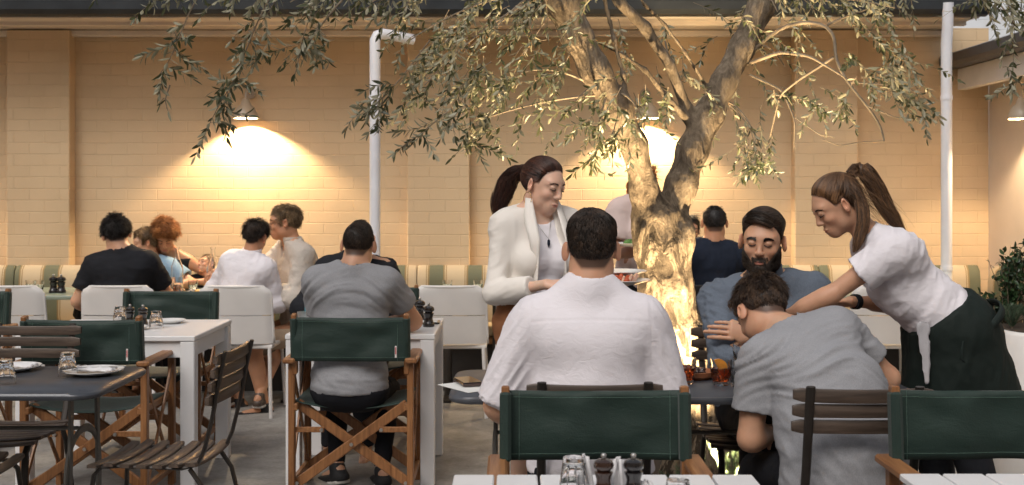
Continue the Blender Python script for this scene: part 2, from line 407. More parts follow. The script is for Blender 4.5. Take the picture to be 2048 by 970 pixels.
# ================================================================= furniture
def wood_mat(name, a, b, rough=.45, axis=2, coat=.1):
    t = NT(name); st = [14, 14, 14]; st[axis] = .9
    f = t.noise(5, 6, tuple(st), rough=.6, dist=.3); f2 = t.noise(2.2, 3)
    col = t.ramp(f, [(.3, a), (.68, b)]); col = t.mix(.5, col, t.ramp(f2, [(.3, (.7, .68, .66)), (.7, (1.15, 1.15, 1.15))]), 'MULTIPLY')
    t.l(col, t.b.inputs['Base Color']); t.b.inputs['Roughness'].default_value = rough; t.b.inputs['Coat Weight'].default_value = coat; t.bump(f, .15, .002); return t.m
M['teak_z'] = wood_mat('teak', (.16, .062, .020), (.36, .165, .062), axis=2)
M['teak_x'] = wood_mat('teak_rail', (.18, .07, .023), (.38, .18, .07), axis=1)
def canvas_mat(name, c, c2):
    t = NT(name); n1 = t.noise(3.5, 5, dist=.5); w1 = t.noise(420, 2, (1, 1, .35)); w2 = t.noise(420, 2, (.35, 1, 1))
    t.l(t.ramp(n1, [(.3, c), (.75, c2)]), t.b.inputs['Base Color']); t.b.inputs['Roughness'].default_value = .62
    t.bump(t.math('ADD', t.math('MULTIPLY', t.math('ADD', w1, w2), .25), t.math('MULTIPLY', t.noise(14, 4, (1, 1, 2.2), dist=1.0), 1.0)), .3, .006); t.b.inputs['Sheen Weight'].default_value = .12
    return t.m
M['canvas'] = canvas_mat('green_canvas', (.007, .023, .018), (.013, .036, .028))
M['seam'] = mat('seam_thread', (.10, .17, .14), .8, var=.3, sc=120)
M['tagw'] = mat('label_white', (.75, .72, .7), .7, var=.03); M['tagr'] = mat('label_red', (.5, .04, .05), .7, var=.05)
M['steel'] = mat('steel', (.55, .54, .52), .35, metal=1, var=.1)
M['white'] = mat('white_lacquer', (.78, .78, .79), .34, var=.035, sc=5, bump=.05, bsc=30)
M['whitemetal'] = mat('white_powder_coat', (.70, .68, .66), .42, var=.05, sc=4)
M['bronze'] = mat('bronze_metal', (.040, .034, .030), .42, metal=.35, var=.25, sc=9)
M['slat'] = wood_mat('weathered_slat', (.040, .027, .020), (.115, .082, .062), .5, axis=0, coat=.12)
def zinc_mat():
    t = NT('dark_table_metal'); a = t.noise(5, 6, dist=.5); b = t.noise(60, 4, (1, 6, 1))
    t.l(t.ramp(a, [(.3, (.050, .056, .068)), (.7, (.095, .10, .115))]), t.b.inputs['Base Color']); t.b.inputs['Metallic'].default_value = .25
    t.l(t.math('MULTIPLY_ADD', a, .35, .16), t.b.inputs['Roughness']); t.bump(b, .06, .002); return t.m
M['zinc'] = zinc_mat()
M['sage'] = mat('sage_laminate', (.22, .27, .22), .35, var=.06, sc=4)

def wavy(w, h, thick, z0, y, seed, amp=.010, n=26, m=12, rows=None):
    g = np.zeros((m, n, 3)); X = np.linspace(-w/2, w/2, n); Z = np.linspace(z0, z0+h, m)
    for i, z in enumerate(Z):
        for j, x in enumerate(X):
            e = 1-(2*x/w)**8; g[i, j] = (x, y, z)
    P = g.reshape(-1, 3); nz = fbm(P*np.array([7, 1, 13])+seed*9.1, seed)*amp
    e = (1-np.abs(2*P[:, 0]/w)**6); P[:, 1] += nz*e - .012*(1-(2*P[:, 0]/w)**2)*np.sign(1)*(.6+.4*(P[:, 2]-z0)/h)
    P[:, 2] += np.where(P[:, 2] > z0+h*.9, -.004*(1-(2*P[:, 0]/w)**2), 0)
    return P.reshape(m, n, 3)
def director_chair(label, seed=1):
    t = thing('director_chair', label, 'chair', group='green canvas director chairs')      # sitter faces +y
    tk, tx = M['teak_z'], M['teak_x']
    for sx in (-1, 1):
        for y in (-.20, .22):
            MB().box((sx*.278, y, .325), (.030, .042, .65), ch=.004).build('leg', tk, t)
        MB().box((sx*.284, .0, .667), (.058, .52, .026), ch=.007).build('armrest', tx, t)
        MB().bar((sx*.262, -.205, .60), (sx*.262, -.235, .885), .024, .040, ch=.004).build('back_post', tk, t)
        MB().box((sx*.262, .01, .445), (.026, .46, .034), ch=.004).build('seat_rail', tx, t)
        MB().box((sx*.278, .01, .085), (.022, .40, .032), ch=.003).build('foot_rail', tx, t)
        for a, b in ((.10, .60), (.60, .10)):
            MB().bar((sx*(.278+(.006 if a < b else -.006)), -.18, a), (sx*(.278+(.006 if a < b else -.006)), .20, b), .011, .022, ch=.002).build('side_brace', tk, t)
    for y, e in ((-.175, .013), (.195, -.013)):
        MB().bar((-.265, y, .075), (.262, y, .455), .022, .046, side=(0, 1, 0), ch=.004).build('cross_brace', tk, t)
        MB().bar((.265, y+e*1.9, .075), (-.262, y+e*1.9, .455), .022, .046, side=(0, 1, 0), ch=.004).build('cross_brace', tk, t)
        for sx in (-1, 1): MB().bar((sx*.285, y-e, .335), (sx*.13, y-e, .335), .010, .026, side=(0, 1, 0), ch=.002).build('stretcher', M['teak_x'], t)
        yb = y-.025 if y < 0 else y+.025
        for (bx, bz) in ((0, .267), (-.14, .335), (.14, .335), (-.255, .085), (.255, .085), (-.275, .335), (.275, .335)):
            if y < 0: MB().tube([(bx, yb+.004, bz), (bx, yb-.004, bz)], .0085, 10).build('bolt', M['steel'], t)
    for sx in (-1, 1): MB().bar((sx*.262, -.2125, .664), (sx*.262, -.2325, .871), .034, .052, ch=.010).build('canvas_sleeve', M['canvas'], t)
    # seat canvas, sagging
    n, m = 15, 9; g_ = np.zeros((n, m, 3))
    for i in range(n):
        for j in range(m):
            x = -.27+.54*i/(n-1); y = -.18+.40*j/(m-1); g_[i, j] = (x, y, .466-.035*(1-(2*x/.54)**2))
    MB().slab(g_, .005).build('seat', M['canvas'], t, smooth=True)
    g_ = wavy(.545, .205, .006, .665, -.243, seed); bk = MB().slab(g_, .007).build('backrest', M['canvas'], t, smooth=True)
    s = MB()
    for x in (-.222, .222):
        for o_ in (-.0045, .0045): 
            q = g_[0, 0]*0; jj = int(round((x+.2725)/.545*(g_.shape[1]-1))); pts = [(x, g_[i, jj, 1]+sd_*.0045, g_[i, jj, 2]) for i in range(g_.shape[0]) for sd_ in (1,)]
            s.tube(pts, .0007, 4); s.tube([(a, b-.009, c) for a, b, c in pts], .0007, 4)
            break
    for i in (1, g_.shape[0]-2):
        pts = [(g_[i, j, 0], g_[i, j, 1], g_[i, j, 2]) for j in range(g_.shape[1])]
        for sd_ in (.0042, -.0042): s.tube([(a, b+sd_, c) for a, b, c in pts], .0006, 4)
    s.build('stitching', M['seam'], bk)
    tg = MB().box((.215, -.2565, .71), (.009, .002, .055), ch=.0005).build('care_tag', M['tagw'], t)
    MB().box((.215, -.2583, .715), (.0045, .0012, .032), ch=.0002).build('print', M['tagr'], tg)
    return t
def bistro_chair(label, n=3):
    t = thing('slatted_bistro_chair', label, 'chair', group='dark slatted bistro chairs')  # sitter faces +y
    for sx in (-1, 1):
        x = sx*.165
        pts = [(x, -.285, .865), (x, -.262, .76), (x, -.235, .62), (x, -.205, .50), (x, -.18, .445), (x, -.12, .43), (x, .12, .435), (x, .185, .43), (x, .215, .40), (x, .225, .34), (x, .235, 0)]
        MB().tube(pts, .0145, 8, flat=.55, up=(1, 0, 0)).build('side_frame', M['bronze'], t)
        MB().tube([(x*1.02, -.15, .43), (x*1.02, -.2, .36), (x*1.05, -.29, .0)], .012, 8, flat=.7, up=(1, 0, 0)).build('leg', M['bronze'], t)
    MB().tube([(-.165, .23, .20), (.165, .23, .20)], .007, 8).build('stretcher', M['bronze'], t)
    for k in range(7):
        y = -.165+k*.062; g_ = []
        z = .452-.010*math.sin(math.pi*k/6)+(-.012 if k == 6 else 0)
        b = MB(); X = np.linspace(-.205, .205, 13); pr = [(-.024, -.006), (-.024, .004), (-.018, .008), (.018, .008), (.024, .004), (.024, -.006)]
        V = [(xx, y+p[0]*(1-.25*(abs(xx)/.205)**6), z+p[1]-.012*(1-(xx/.205)**2)) for xx in X for p in pr]; q = len(pr)
        b.add(V, [(i*q+j, i*q+(j+1) % q, (i+1)*q+(j+1) % q, (i+1)*q+j) for i in range(12) for j in range(q)]+[tuple(range(q)), tuple(range(12*q, 13*q))])
        b.build('seat_slat', M['slat'], t)
    for k in range(n):
        z = .838-k*.0505; y0 = -.272+(.865-z)*.21-.010; hh = .0205
        b = MB(); X = np.linspace(-.212, .212, 17); V = []
        for xx in X:
            u = abs(xx)/.212; h = hh*(1-.30*max(0, (u-.93)/.07)); dz = .005*(1-u*u) if k == 0 else 0
            for p in ((-.007, -h), (-.009, -h*.8), (-.009, h*.8), (-.007, h), (.005, h), (.007, h*.8), (.007, -h*.8), (.005, -h)):
                V.append((xx, y0+.016+p[0]-.014*(1-u*u), z+p[1]-dz))
        b.add(V, [(i*8+j, i*8+(j+1) % 8, (i+1)*8+(j+1) % 8, (i+1)*8+j) for i in range(16) for j in range(8)]+[tuple(range(8)), tuple(range(128, 136))])
        b.build('back_slat', M['slat'], t)
    return t
def white_chair(label):
    t = thing('white_metal_chair', label, 'chair', group='white metal chairs by the bench')   # sitter faces +y
    def panel(z0, z1, wtop, wbot, rt):
        n, m = 19, 9; g_ = np.zeros((m, n, 3))
        for i in range(m):
            f = i/(m-1); z = z0+(z1-z0)*f; w_ = wbot+(wtop-wbot)*f
            dz = z1-z
            if dz < rt: w_ -= rt-math.sqrt(max(rt*rt-(rt-dz)**2, 0))
            for j in range(n):
                x = (-1+2*j/(n-1)); g_[i, j] = (x*w_, -.20-.045*((z-.47)/.37)-.03*(1-x*x)+.012*max(0, abs(x)-.9)*10, z)
        return g_
    MB().slab(panel(.663, .845, .228, .235, .05), .014).build('backrest', M['whitemetal'], t, auto=50)
    MB().slab(panel(.475, .657, .235, .242, .0), .010).build('lower_back', M['whitemetal'], t, auto=50)
    g_ = panel(.475, .845, .228, .242, .05); rim = [g_[i, 0] for i in range(9)]+[g_[8, j] for j in range(1, 18)]+[g_[i, 18] for i in range(8, -1, -1)]
    MB().tube(rim, .010, 8).build('back_frame', M['whitemetal'], t, smooth=True)
    MB().prism([(-.235, -.21), (.235, -.21), (.24, .16), (.20, .22), (-.20, .22), (-.24, .16)], .440, .468, .008).build('seat', M['whitemetal'], t)
    for sx in (-1, 1):
        MB().tube([(sx*.215, -.20, .45), (sx*.235, -.25, 0)], .012, 8).build('leg', M['whitemetal'], t)
        MB().tube([(sx*.215, .18, .45), (sx*.235, .22, 0)], .012, 8).build('leg', M['whitemetal'], t)
    return t
def white_table(label, w_=.74, d_=.74, slats=0, group='white painted tables'):
    t = thing('white_table', label, 'table', group=group)       # origin: floor, centre
    if slats:
        top = None; sw_ = w_/slats
        for k in range(slats): MB().box((-w_/2+sw_*(k+.5), 0, .741), (sw_-.007, d_, .018), ch=.003).build('slat', M['white'], t)
        MB().box((0, 0, .718), (w_-.04, d_-.04, .02)).build('under_frame', M['white'], t)
    else: MB().box((0, 0, .737), (w_, d_, .026), ch=.004).build('tabletop', M['white'], t)
    for sy in (-1, 1): MB().box((0, sy*(d_/2-.030), .682), (w_-.14, .02, .08)).build('apron', M['white'], t)
    for sx in (-1, 1): MB().box((sx*(w_/2-.030), 0, .682), (.02, d_-.14, .08)).build('apron', M['white'], t)
    for sx in (-1, 1):
        for sy in (-1, 1): MB().box((sx*(w_/2-.038), sy*(d_/2-.038), .3615), (.07, .07, .723), ch=.004).build('leg', M['white'], t)
    return t
def rrect(w_, d_, r, n=8):
    P = []
    for cx, cy, a0 in ((w_/2-r, d_/2-r, 0), (-w_/2+r, d_/2-r, 90), (-w_/2+r, -d_/2+r, 180), (w_/2-r, -d_/2+r, 270)):
        for k in range(n+1): a = R(a0+90*k/n); P.append((cx+r*math.cos(a), cy+r*math.sin(a)))
    return P
def bistro_table(label, w_, d_):
    t = thing('bistro_table', label, 'table', group='dark metal bistro tables')
    MB().prism(rrect(w_, d_, .09), .713, .737, .008).build('tabletop', M['zinc'], t, auto=50)
    M.setdefault('legmetal', mat('leg_metal', (.13, .125, .115), .45, metal=.5, var=.25, sc=7))
    for sx in (-1, 1):
        x = sx*(w_/2-.16)
        a = np.linspace(0, math.pi, 13); xs = x+0*a
        for dx in (0,):
            arch = [(x, -.17, 0)]+[(x, -.17, z) for z in np.linspace(.1, .36, 4)]+[(x, -.17*math.cos(q), .40+.15*math.sin(q)) for q in a]+[(x, .17, z) for z in np.linspace(.36, 0, 5)]
            MB().tube(arch, .016, 8, flat=.45, up=(0, 1, 0)).build('arched_leg', M['legmetal'], t)
        for sy in (-1, 1): MB().bar((x+.004, sy*.16, .05), (x+.004, sy*.13, .715), .012, .03, ch=.002).build('leg', M['legmetal'], t)
    MB().tube([(-(w_/2-.16), 0, .55), (w_/2-.16, 0, .55)], .008, 8).build('stretcher', M['legmetal'], t)
    return t
def back_table(label, loc, w_, d_=.68):
    t = thing('sage_table', label, 'table', loc, group='sage green tables along the bench')
    MB().prism(rrect(w_, d_, .03, 3), .722, .75, .004).build('tabletop', M['sage'], t)
    for sx in (-1, 1):
        MB().tube([(sx*(w_/2-.2), 0, .01), (sx*(w_/2-.2), 0, .72)], .028, 12).build('leg', M['bronze'], t)
        MB().box((sx*(w_/2-.2), 0, .012), (.06, .44, .018)).build('foot', M['bronze'], t)
    return t

dc = director_chair('green director chair with a man in a grey T-shirt sitting in it, seen from behind', 1)
dc.location = (-.755, 5.60, 0)
dup(dc, (-1.97, 5.50, 0), 0, 'empty green director chair with teal-lit seat between the dark table and the white table')
dup(dc, (-2.0, 6.52, 0), R(180), 'green director chair on the far side of the left white table, facing the viewer')
dup(dc, (-3.22, 6.52, 0), R(180), 'green director chair cut off by the left edge of the picture')
dup(dc, (-.845, 6.78, 0), R(180), 'green director chair behind the table of the man in grey, mostly hidden')
d6 = director_chair('large green director chair in front, behind the salt and pepper mills', 5); d6.location = (.243, 3.14, 0); d6.rotation_euler = (0, 0, R(180))
dup(d6, (1.385, 3.145, 0), R(180), 'green director chair at the right front, cut off by the picture edge, with visible armrest')
bc = bistro_chair('dark slatted chair seen from the side at the end of the dark table', 4)
bc.location = (-1.33, 4.43, 0); bc.rotation_euler = (0, 0, R(90-4))
b3 = bistro_chair('dark slatted chair under the man leaning forward in grey', 3); b3.location = (1.068, 3.76, 0)
dup(b3, (.257, 3.84, 0), 0, 'dark slatted chair under the man in the white shirt, only its top slat in view')
dup(b3, (-2.13, 4.86, 0), R(180), 'dark slatted chair behind the dark table at the left edge')
dup(b3, (-2.10, 4.22, 0), R(-90), 'dark slatted chair at the bottom left corner, mostly out of the picture')
dup(b3, (1.0, 4.80, 0), R(180), 'dark slatted chair the bearded man sits on, beside the lit trunk')
M['blackp'] = mat('black_shell', (.016, .016, .018), .5, var=.15)
wc = white_chair('white metal chair standing empty between the man in grey and the woman in the blazer'); wc.location = (-.40, 7.62, 0)
for x, l in ((-3.24, 'white metal chair standing empty at the left edge of the picture'), (-2.53, 'white metal chair under the dark haired man in black'), (-1.78, 'white metal chair the boy in the white shirt sits on'), (2.42, 'white metal chair seen behind the bending waitress')):
    dup(wc, (x, 7.62, 0), 0, l)
k = dup(wc, (1.30, 7.66, 0), 0, 'black chair under the man in the navy T-shirt, behind the tree', group='')
del k['group']; k.name = 'black_chair'
for ch in k.children:
    ch.data = ch.data.copy(); ch.data.materials[0] = M['blackp']
wt = white_table('white wooden table the man in the grey T-shirt leans on', .74, .74); wt.location = (-.75, 6.04, 0)
w2 = white_table('white wooden table with glasses and mills, left of the middle', .88, .74); w2.location = (-1.985, 5.97, 0)
w3 = white_table('white slatted table in the foreground centre with two dark mills', .75, .75, 7); w3.location = (.227, 2.49, 0)
dup(w3, (1.34, 2.50, 0), 0, 'white slatted table in the bottom right corner')
bt = bistro_table('dark metal table with glasses and plate at the left edge', .80, .66); bt.location = (-1.88, 4.40, 0)
b2t = bistro_table('long dark metal table with drinks where the three men sit', 1.80, .64); b2t.location = (.675, 4.32, 0)
back_table('sage table with mills and glasses at the far left', (-3.15, 8.12, 0), .80)
back_table('sage table of the family with bottles and plates', (-2.02, 8.12, 0), 1.32)
back_table('sage table with glasses and bread plate behind the empty white chair', (-.28, 8.12, 0), .74)
back_table('sage table in front of the man in navy, hidden by the tree', (1.15, 8.12, 0), .74)
back_table('pale sage table behind the bending waitress at the right', (2.55, 8.12, 0), 1.20)
# ================================================================= people: bodies grown from joints as one surface
class Field:
    def __init__(s, lo, hi, h):
        s.lo = np.array(lo, float); s.h = h; s.n = np.ceil((np.array(hi)-s.lo)/h).astype(int)+1
        s.v = np.full(s.n, .12, np.float32); s.ax = [(s.lo[i]+h*np.arange(s.n[i])).astype(np.float32) for i in range(3)]
    def sl(s, lo, hi):
        a = np.maximum(np.floor((np.array(lo)-s.lo)/s.h).astype(int), 0); b = np.minimum(np.ceil((np.array(hi)-s.lo)/s.h).astype(int)+1, s.n)
        if np.any(b <= a): return None
        return tuple(slice(a[i], b[i]) for i in range(3))
    def grid(s, sl): return s.ax[0][sl[0]][:, None, None], s.ax[1][sl[1]][None, :, None], s.ax[2][sl[2]][None, None, :]
    def op(s, p, inf=0):
        pad = p.k+inf+3*s.h+.01; sl = s.sl(p.lo-pad, p.hi+pad)
        if sl is None: return
        d = p.f(*s.grid(sl))-inf; v = s.v[sl]
        if p.mode == 'u':
            k = max(p.k, 1e-4); h = np.maximum(k-np.abs(v-d), 0)/k; s.v[sl] = np.minimum(v, d)-h*h*k/4
        else:
            d = -d; k = max(p.k, 1e-4); h = np.maximum(k-np.abs(v-d), 0)/k; s.v[sl] = np.maximum(v, d)+h*h*k/4
    def cut(s, fn): s.v = np.maximum(s.v, fn(*np.meshgrid(*s.ax, indexing='ij')).astype(np.float32))
    def mesh(s, skip=None):
        v = s.v; nx, ny, nz = v.shape; ins = v < 0
        P = np.zeros((nx-1, ny-1, nz-1, 3), np.float32); Cn = np.zeros((nx-1, ny-1, nz-1), np.float32)
        for ax in range(3):
            a = [slice(None)]*3; b = [slice(None)]*3; a[ax] = slice(0, -1); b[ax] = slice(1, None)
            va, vb = v[tuple(a)], v[tuple(b)]; cr = (va < 0) != (vb < 0)
            t = np.where(cr, va/np.where(va-vb == 0, 1, va-vb), 0)
            o1, o2 = [i for i in range(3) if i != ax]
            for d1 in (0, 1):
                for d2 in (0, 1):
                    q = [slice(None)]*3; q[o1] = slice(d1, (v.shape[o1]-1)+d1); q[o2] = slice(d2, (v.shape[o2]-1)+d2)
                    c = cr[tuple(q)]; Cn += c; P[..., ax] += np.where(c, t[tuple(q)], 0); P[..., o1] += c*d1; P[..., o2] += c*d2
        m = Cn > 0
        if not m.any(): return np.zeros((0, 3)), np.zeros((0, 4), int)
        idx = -np.ones(m.shape, np.int64); idx[m] = np.arange(m.sum())
        ii = np.argwhere(m); V = (ii+P[m]/Cn[m][:, None])*s.h+s.lo; Q = []
        for ax in range(3):
            a = [slice(None)]*3; b = [slice(None)]*3; a[ax] = slice(0, -1); b[ax] = slice(1, None)
            o1, o2 = (ax+1) % 3, (ax+2) % 3
            for z in (a, b): z[o1] = slice(1, -1); z[o2] = slice(1, -1)
            sa, sb = ins[tuple(a)], ins[tuple(b)]; e = np.argwhere(sa != sb)
            if not len(e): continue
            flip = sa[tuple(e.T)]
            base = e.copy(); base[:, o1] += 1; base[:, o2] += 1
            def g(d1, d2):
                c = base.copy(); c[:, o1] -= d1; c[:, o2] -= d2; return idx[tuple(c.T)]
            q = np.stack([g(1, 1), g(0, 1), g(0, 0), g(1, 0)], 1); q[~flip] = q[~flip][:, ::-1]; Q.append(q)
        F = np.concatenate(Q); F = F[(F >= 0).all(1)]
        if skip is not None and len(F):
            c = V[F].mean(1); keep = np.ones(len(F), bool)
            for lo, hi in skip: keep &= ~((c > np.array(lo)+2.5*s.h).all(1) & (c < np.array(hi)-2.5*s.h).all(1))
            F = F[keep]
            u = np.unique(F); mp = -np.ones(len(V), int); mp[u] = np.arange(len(u)); V = V[u]; F = mp[F]
        return V, F
class P: pass
def cap(a, b, ra, rb=None, k=.02, mode='u', rv=None, U=None, tag_=''):
    """tapered capsule; ra/rb may be (side, depth) pairs with side direction U"""
    p = P(); a = np.array(a, float); b = np.array(b, float); rb = ra if rb is None else rb
    p.k = k; p.mode = mode; p.tag = tag_
    A = np.atleast_1d(np.array(ra, float)); B = np.atleast_1d(np.array(rb, float)); mr = max(A.max(), B.max())
    p.lo = np.minimum(a, b)-mr; p.hi = np.maximum(a, b)+mr; ab = b-a; L2 = max(float(ab@ab), 1e-9)
    p.a, p.b, p.A, p.B = a, b, A, B
    def f(X, Y, Z):
        x, y, z = X-a[0], Y-a[1], Z-a[2]; t = np.clip((x*ab[0]+y*ab[1]+z*ab[2])/L2, 0, 1).astype(np.float32)
        qx, qy, qz = x-t*ab[0], y-t*ab[1], z-t*ab[2]; r2 = qx*qx+qy*qy+qz*qz
        if len(A) == 1: return np.sqrt(r2)-(A[0]+(B[0]-A[0])*t)
        u = qx*U[0]+qy*U[1]+qz*U[2]; w2 = np.maximum(r2-u*u, 0); ru = A[0]+(B[0]-A[0])*t; rw = A[1]+(B[1]-A[1])*t
        k0 = np.sqrt(u*u/ru**2+w2/rw**2)+1e-6; k1 = np.sqrt(u*u/ru**4+w2/rw**4)+1e-6; return k0*(k0-1)/k1
    p.f = f; return p
def ell(c, r, k=.02, mode='u', rot=None, tag_=''):
    p = P(); c = np.array(c, float); r = np.array(r, float); p.k = k; p.mode = mode; p.tag = tag_
    m = r.max(); p.lo = c-m; p.hi = c+m; Q = np.eye(3) if rot is None else np.array(rot)
    def f(X, Y, Z):
        x, y, z = X-c[0], Y-c[1], Z-c[2]; l = [x*Q[0, i]+y*Q[1, i]+z*Q[2, i] for i in range(3)]
        k0 = np.sqrt(sum((l[i]/r[i])**2 for i in range(3)))+1e-6; k1 = np.sqrt(sum((l[i]/r[i]**2)**2 for i in range(3)))+1e-6
        return k0*(k0-1)/k1
    p.f = f; return p
def ik(a, t, l1, l2, pole):
    a = np.array(a, float); t = np.array(t, float); d = t-a; L = np.linalg.norm(d)
    if L > (l1+l2)*.995: t = a+d/L*(l1+l2)*.995; d = t-a; L = np.linalg.norm(d)
    x = (l1*l1-l2*l2+L*L)/(2*L); h = math.sqrt(max(l1*l1-x*x, 0)); n = d/L; p = np.array(pole, float)-a; p = norm(p-(p@n)*n)
    return a+n*x+p*h, t
def head_prims(s, female=False, fine=True):
    """head in its own frame: +y face, +z up, origin mid-head"""
    L = []; w = .90 if female else 1.0
    e = lambda c, r, k=.02, mode='u', rot=None: L.append((('e'), c, r, k, mode, rot))
    e((0, -.014, .030), (.0765*w, .097, .088), .03); e((0, .028, .008), (.064*w, .061 if not female else .058, .078), .03)
    e((0, .028, -.052), (.055*w, .058, .062), .03); e((0, .066, -.094), (.024*w, .022, .020), .03)
    jw = .80 if female else 1.0
    e((-.052*w*jw, .004, -.060), (.018, .036, .028), .035); e((.052*w*jw, .004, -.060), (.018, .036, .028), .035)
    if fine:
        e((0, .078 if not female else .074, .030), (.046, .012, .009), .028)
        for sx in (-1, 1):
            e((sx*.040*w, .064, -.024), (.018, .017, .014), .028)
            e((sx*.0310, .1065 if not female else .1050, .009), (.0175, .017, .0115), .014, 's')
            e((sx*.0315, .0785, .008), (.0155, .0145, .0135), .003)
            e((sx*.0315, .0800, .0125), (.0168, .0145, .0105), .002)
            e((sx*.0115, .095, -.0315), (.0075, .0085, .0062), .006)
            e((sx*.006, .1015, -.040), (.0034, .004, .003), .002, 's')
        L.append(('c', (0, .088, .018), (0, .105, -.024), .0078, .0095, .014, 'u'))
        e((0, .104, -.0285), (.0095, .0105, .0085), .008)
        e((0, .082 if not female else .080, -.068), (.026, .012, .020), .024)
        e((0, .0945, -.0615), (.0225, .0070, .0048), .004); e((0, .0930, -.0725), (.0185, .0075, .0058), .004)
        e((0, .103, -.0668), (.026, .006, .0012), .003, 's')
    for sx in (-1, 1):
        rr = rotz(sx*R(-30)) @ rotx(R(8))
        e((sx*.0870*w, -.010, -.003), (.0085, .0205, .0335), .006, 'u', rr)
        if fine: e((sx*.0945*w, -.004, .0), (.006, .0095, .017), .004, 's', rr)
    return L
def place_head(L, Hc, Rh, s):
    out = []
    for q in L:
        if q[0] == 'e':
            _, c, r, k, m, rot = q; rr = Rh if rot is None else Rh @ rot
            out.append(ell(Hc+Rh @ (np.array(c)*s), np.array(r)*s, k*s, m, rr, 'head'))
        else:
            _, a, b, ra, rb, k, m = q; out.append(cap(Hc+Rh @ (np.array(a)*s), Hc+Rh @ (np.array(b)*s), ra*s, rb*s, k*s, m, tag_='head'))
    return out
def hand_prims(W_, D, N_, side, s=1.0, curl=(.35, .4, .45, .5), thumb=.5, spread=.06):
    """palm from wrist W_ along D (dir of the fingers), N_ = back-of-hand normal; side=+1 thumb towards cross(D,N)"""
    D = norm(D); N_ = norm(np.array(N_, float)-np.dot(N_, D)*D); T = np.cross(D, N_)*side; out = []
    Pm = W_+D*.045*s
    out.append(cap(W_+D*.006*s, W_+D*.085*s-T*.004*s, (.030*s, .014*s), (.040*s, .013*s), .02*s, U=T, tag_='hand'))
    out.append(cap(W_+D*.02*s+T*.012*s-N_*.006*s, W_+D*.05*s+T*.032*s-N_*.010*s, .015*s, .012*s, .015*s, tag_='hand'))
    fl = [(.030, .043, .025, .021), (.010, .048, .029, .022), (-.010, .044, .027, .021), (-.029, .034, .021, .019)]
    for i, (o, l1, l2, l3) in enumerate(fl):
        p = W_+D*(.088-.006*abs(i-1))*s+T*o*s; c = curl[i]*1.0; d = norm(D+T*spread*(1.5-i)); ang = 0
        rr = (.0088, .0080, .0072, .0062) if i < 3 else (.0076, .0068, .0062, .0054)
        for j, l in enumerate((l1, l2, l3)):
            ang += c*(1.0 if j == 0 else 1.15); dd = d*math.cos(ang)-N_*math.sin(ang); q = p+dd*l*s
            out.append(cap(p, q, rr[j]*s, rr[j+1]*s, .004*s, tag_='hand')); p = q
    p = W_+D*.028*s+T*.024*s-N_*.006*s; d = norm(D*(1-.3*thumb)+T*(.75-.35*thumb)-N_*.7*thumb)
    for l, r1, r2, b in ((.042, .0125, .0098, 0), (.032, .0096, .0088, .25), (.024, .0088, .0066, .35)):
        d = norm(d*(1-b*.5)+(D*.5-N_*.7*thumb)*b); q = p+d*l*s; out.append(cap(p, q, r1*s, r2*s, .008*s if b == 0 else .003*s, tag_='hand')); p = q
    return out
def sdf_at(prims, Pt):
    v = np.full(len(Pt), .2); X, Y, Z = Pt[:, 0], Pt[:, 1], Pt[:, 2]
    for p in prims:
        d = p.f(X, Y, Z); k = max(p.k, 1e-4)
        if p.mode == 'u': h = np.maximum(k-np.abs(v-d), 0)/k; v = np.minimum(v, d)-h*h*k/4
        else: d = -d; h = np.maximum(k-np.abs(v-d), 0)/k; v = np.maximum(v, d)+h*h*k/4
    return v
def head_prims(s, female=False, fine=True):
    """head in its own frame: +y face, +z up, origin mid-head"""
    L = []; w = .90 if female else 1.0
    e = lambda c, r, k=.02, mode='u', rot=None: L.append((('e'), c, r, k, mode, rot))
    e((0, -.014, .030), (.0765*w, .097, .088), .03); e((0, .028, .008), (.064*w, .061 if not female else .058, .078), .03)
    e((0, .028, -.052), (.055*w, .058, .062), .03); e((0, .066, -.094), (.024*w, .022, .020), .03)
    jw = .80 if female else 1.0
    e((-.052*w*jw, .004, -.060), (.018, .036, .028), .035); e((.052*w*jw, .004, -.060), (.018, .036, .028), .035)
    if fine:
        e((0, .078 if not female else .074, .030), (.046, .012, .009), .028)
        for sx in (-1, 1):
            e((sx*.040*w, .064, -.024), (.018, .017, .014), .028)
            e((sx*.0310, .1065 if not female else .1050, .009), (.0175, .017, .0115), .014, 's')
            e((sx*.0315, .0785, .008), (.0155, .0145, .0135), .003)
            e((sx*.0315, .0800, .0125), (.0168, .0145, .0105), .002)
            e((sx*.0115, .095, -.0315), (.0075, .0085, .0062), .006)
            e((sx*.006, .1015, -.040), (.0034, .004, .003), .002, 's')
        L.append(('c', (0, .088, .018), (0, .105, -.024), .0078, .0095, .014, 'u'))
        e((0, .104, -.0285), (.0095, .0105, .0085), .008)
        e((0, .082 if not female else .080, -.068), (.026, .012, .020), .024)
        e((0, .0945, -.0615), (.0225, .0070, .0048), .004); e((0, .0930, -.0725), (.0185, .0075, .0058), .004)
        e((0, .103, -.0668), (.026, .006, .0012), .003, 's')
    for sx in (-1, 1):
        rr = rotz(sx*R(-30)) @ rotx(R(8))
        e((sx*.0870*w, -.010, -.003), (.0085, .0205, .0335), .006, 'u', rr)
        if fine: e((sx*.0945*w, -.004, .0), (.006, .0095, .017), .004, 's', rr)
    return L
def place_head(L, Hc, Rh, s):
    out = []
    for q in L:
        if q[0] == 'e':
            _, c, r, k, m, rot = q; rr = Rh if rot is None else Rh @ rot
            out.append(ell(Hc+Rh @ (np.array(c)*s), np.array(r)*s, k*s, m, rr, 'head'))
        else:
            _, a, b, ra, rb, k, m = q; out.append(cap(Hc+Rh @ (np.array(a)*s), Hc+Rh @ (np.array(b)*s), ra*s, rb*s, k*s, m, tag_='head'))
    return out
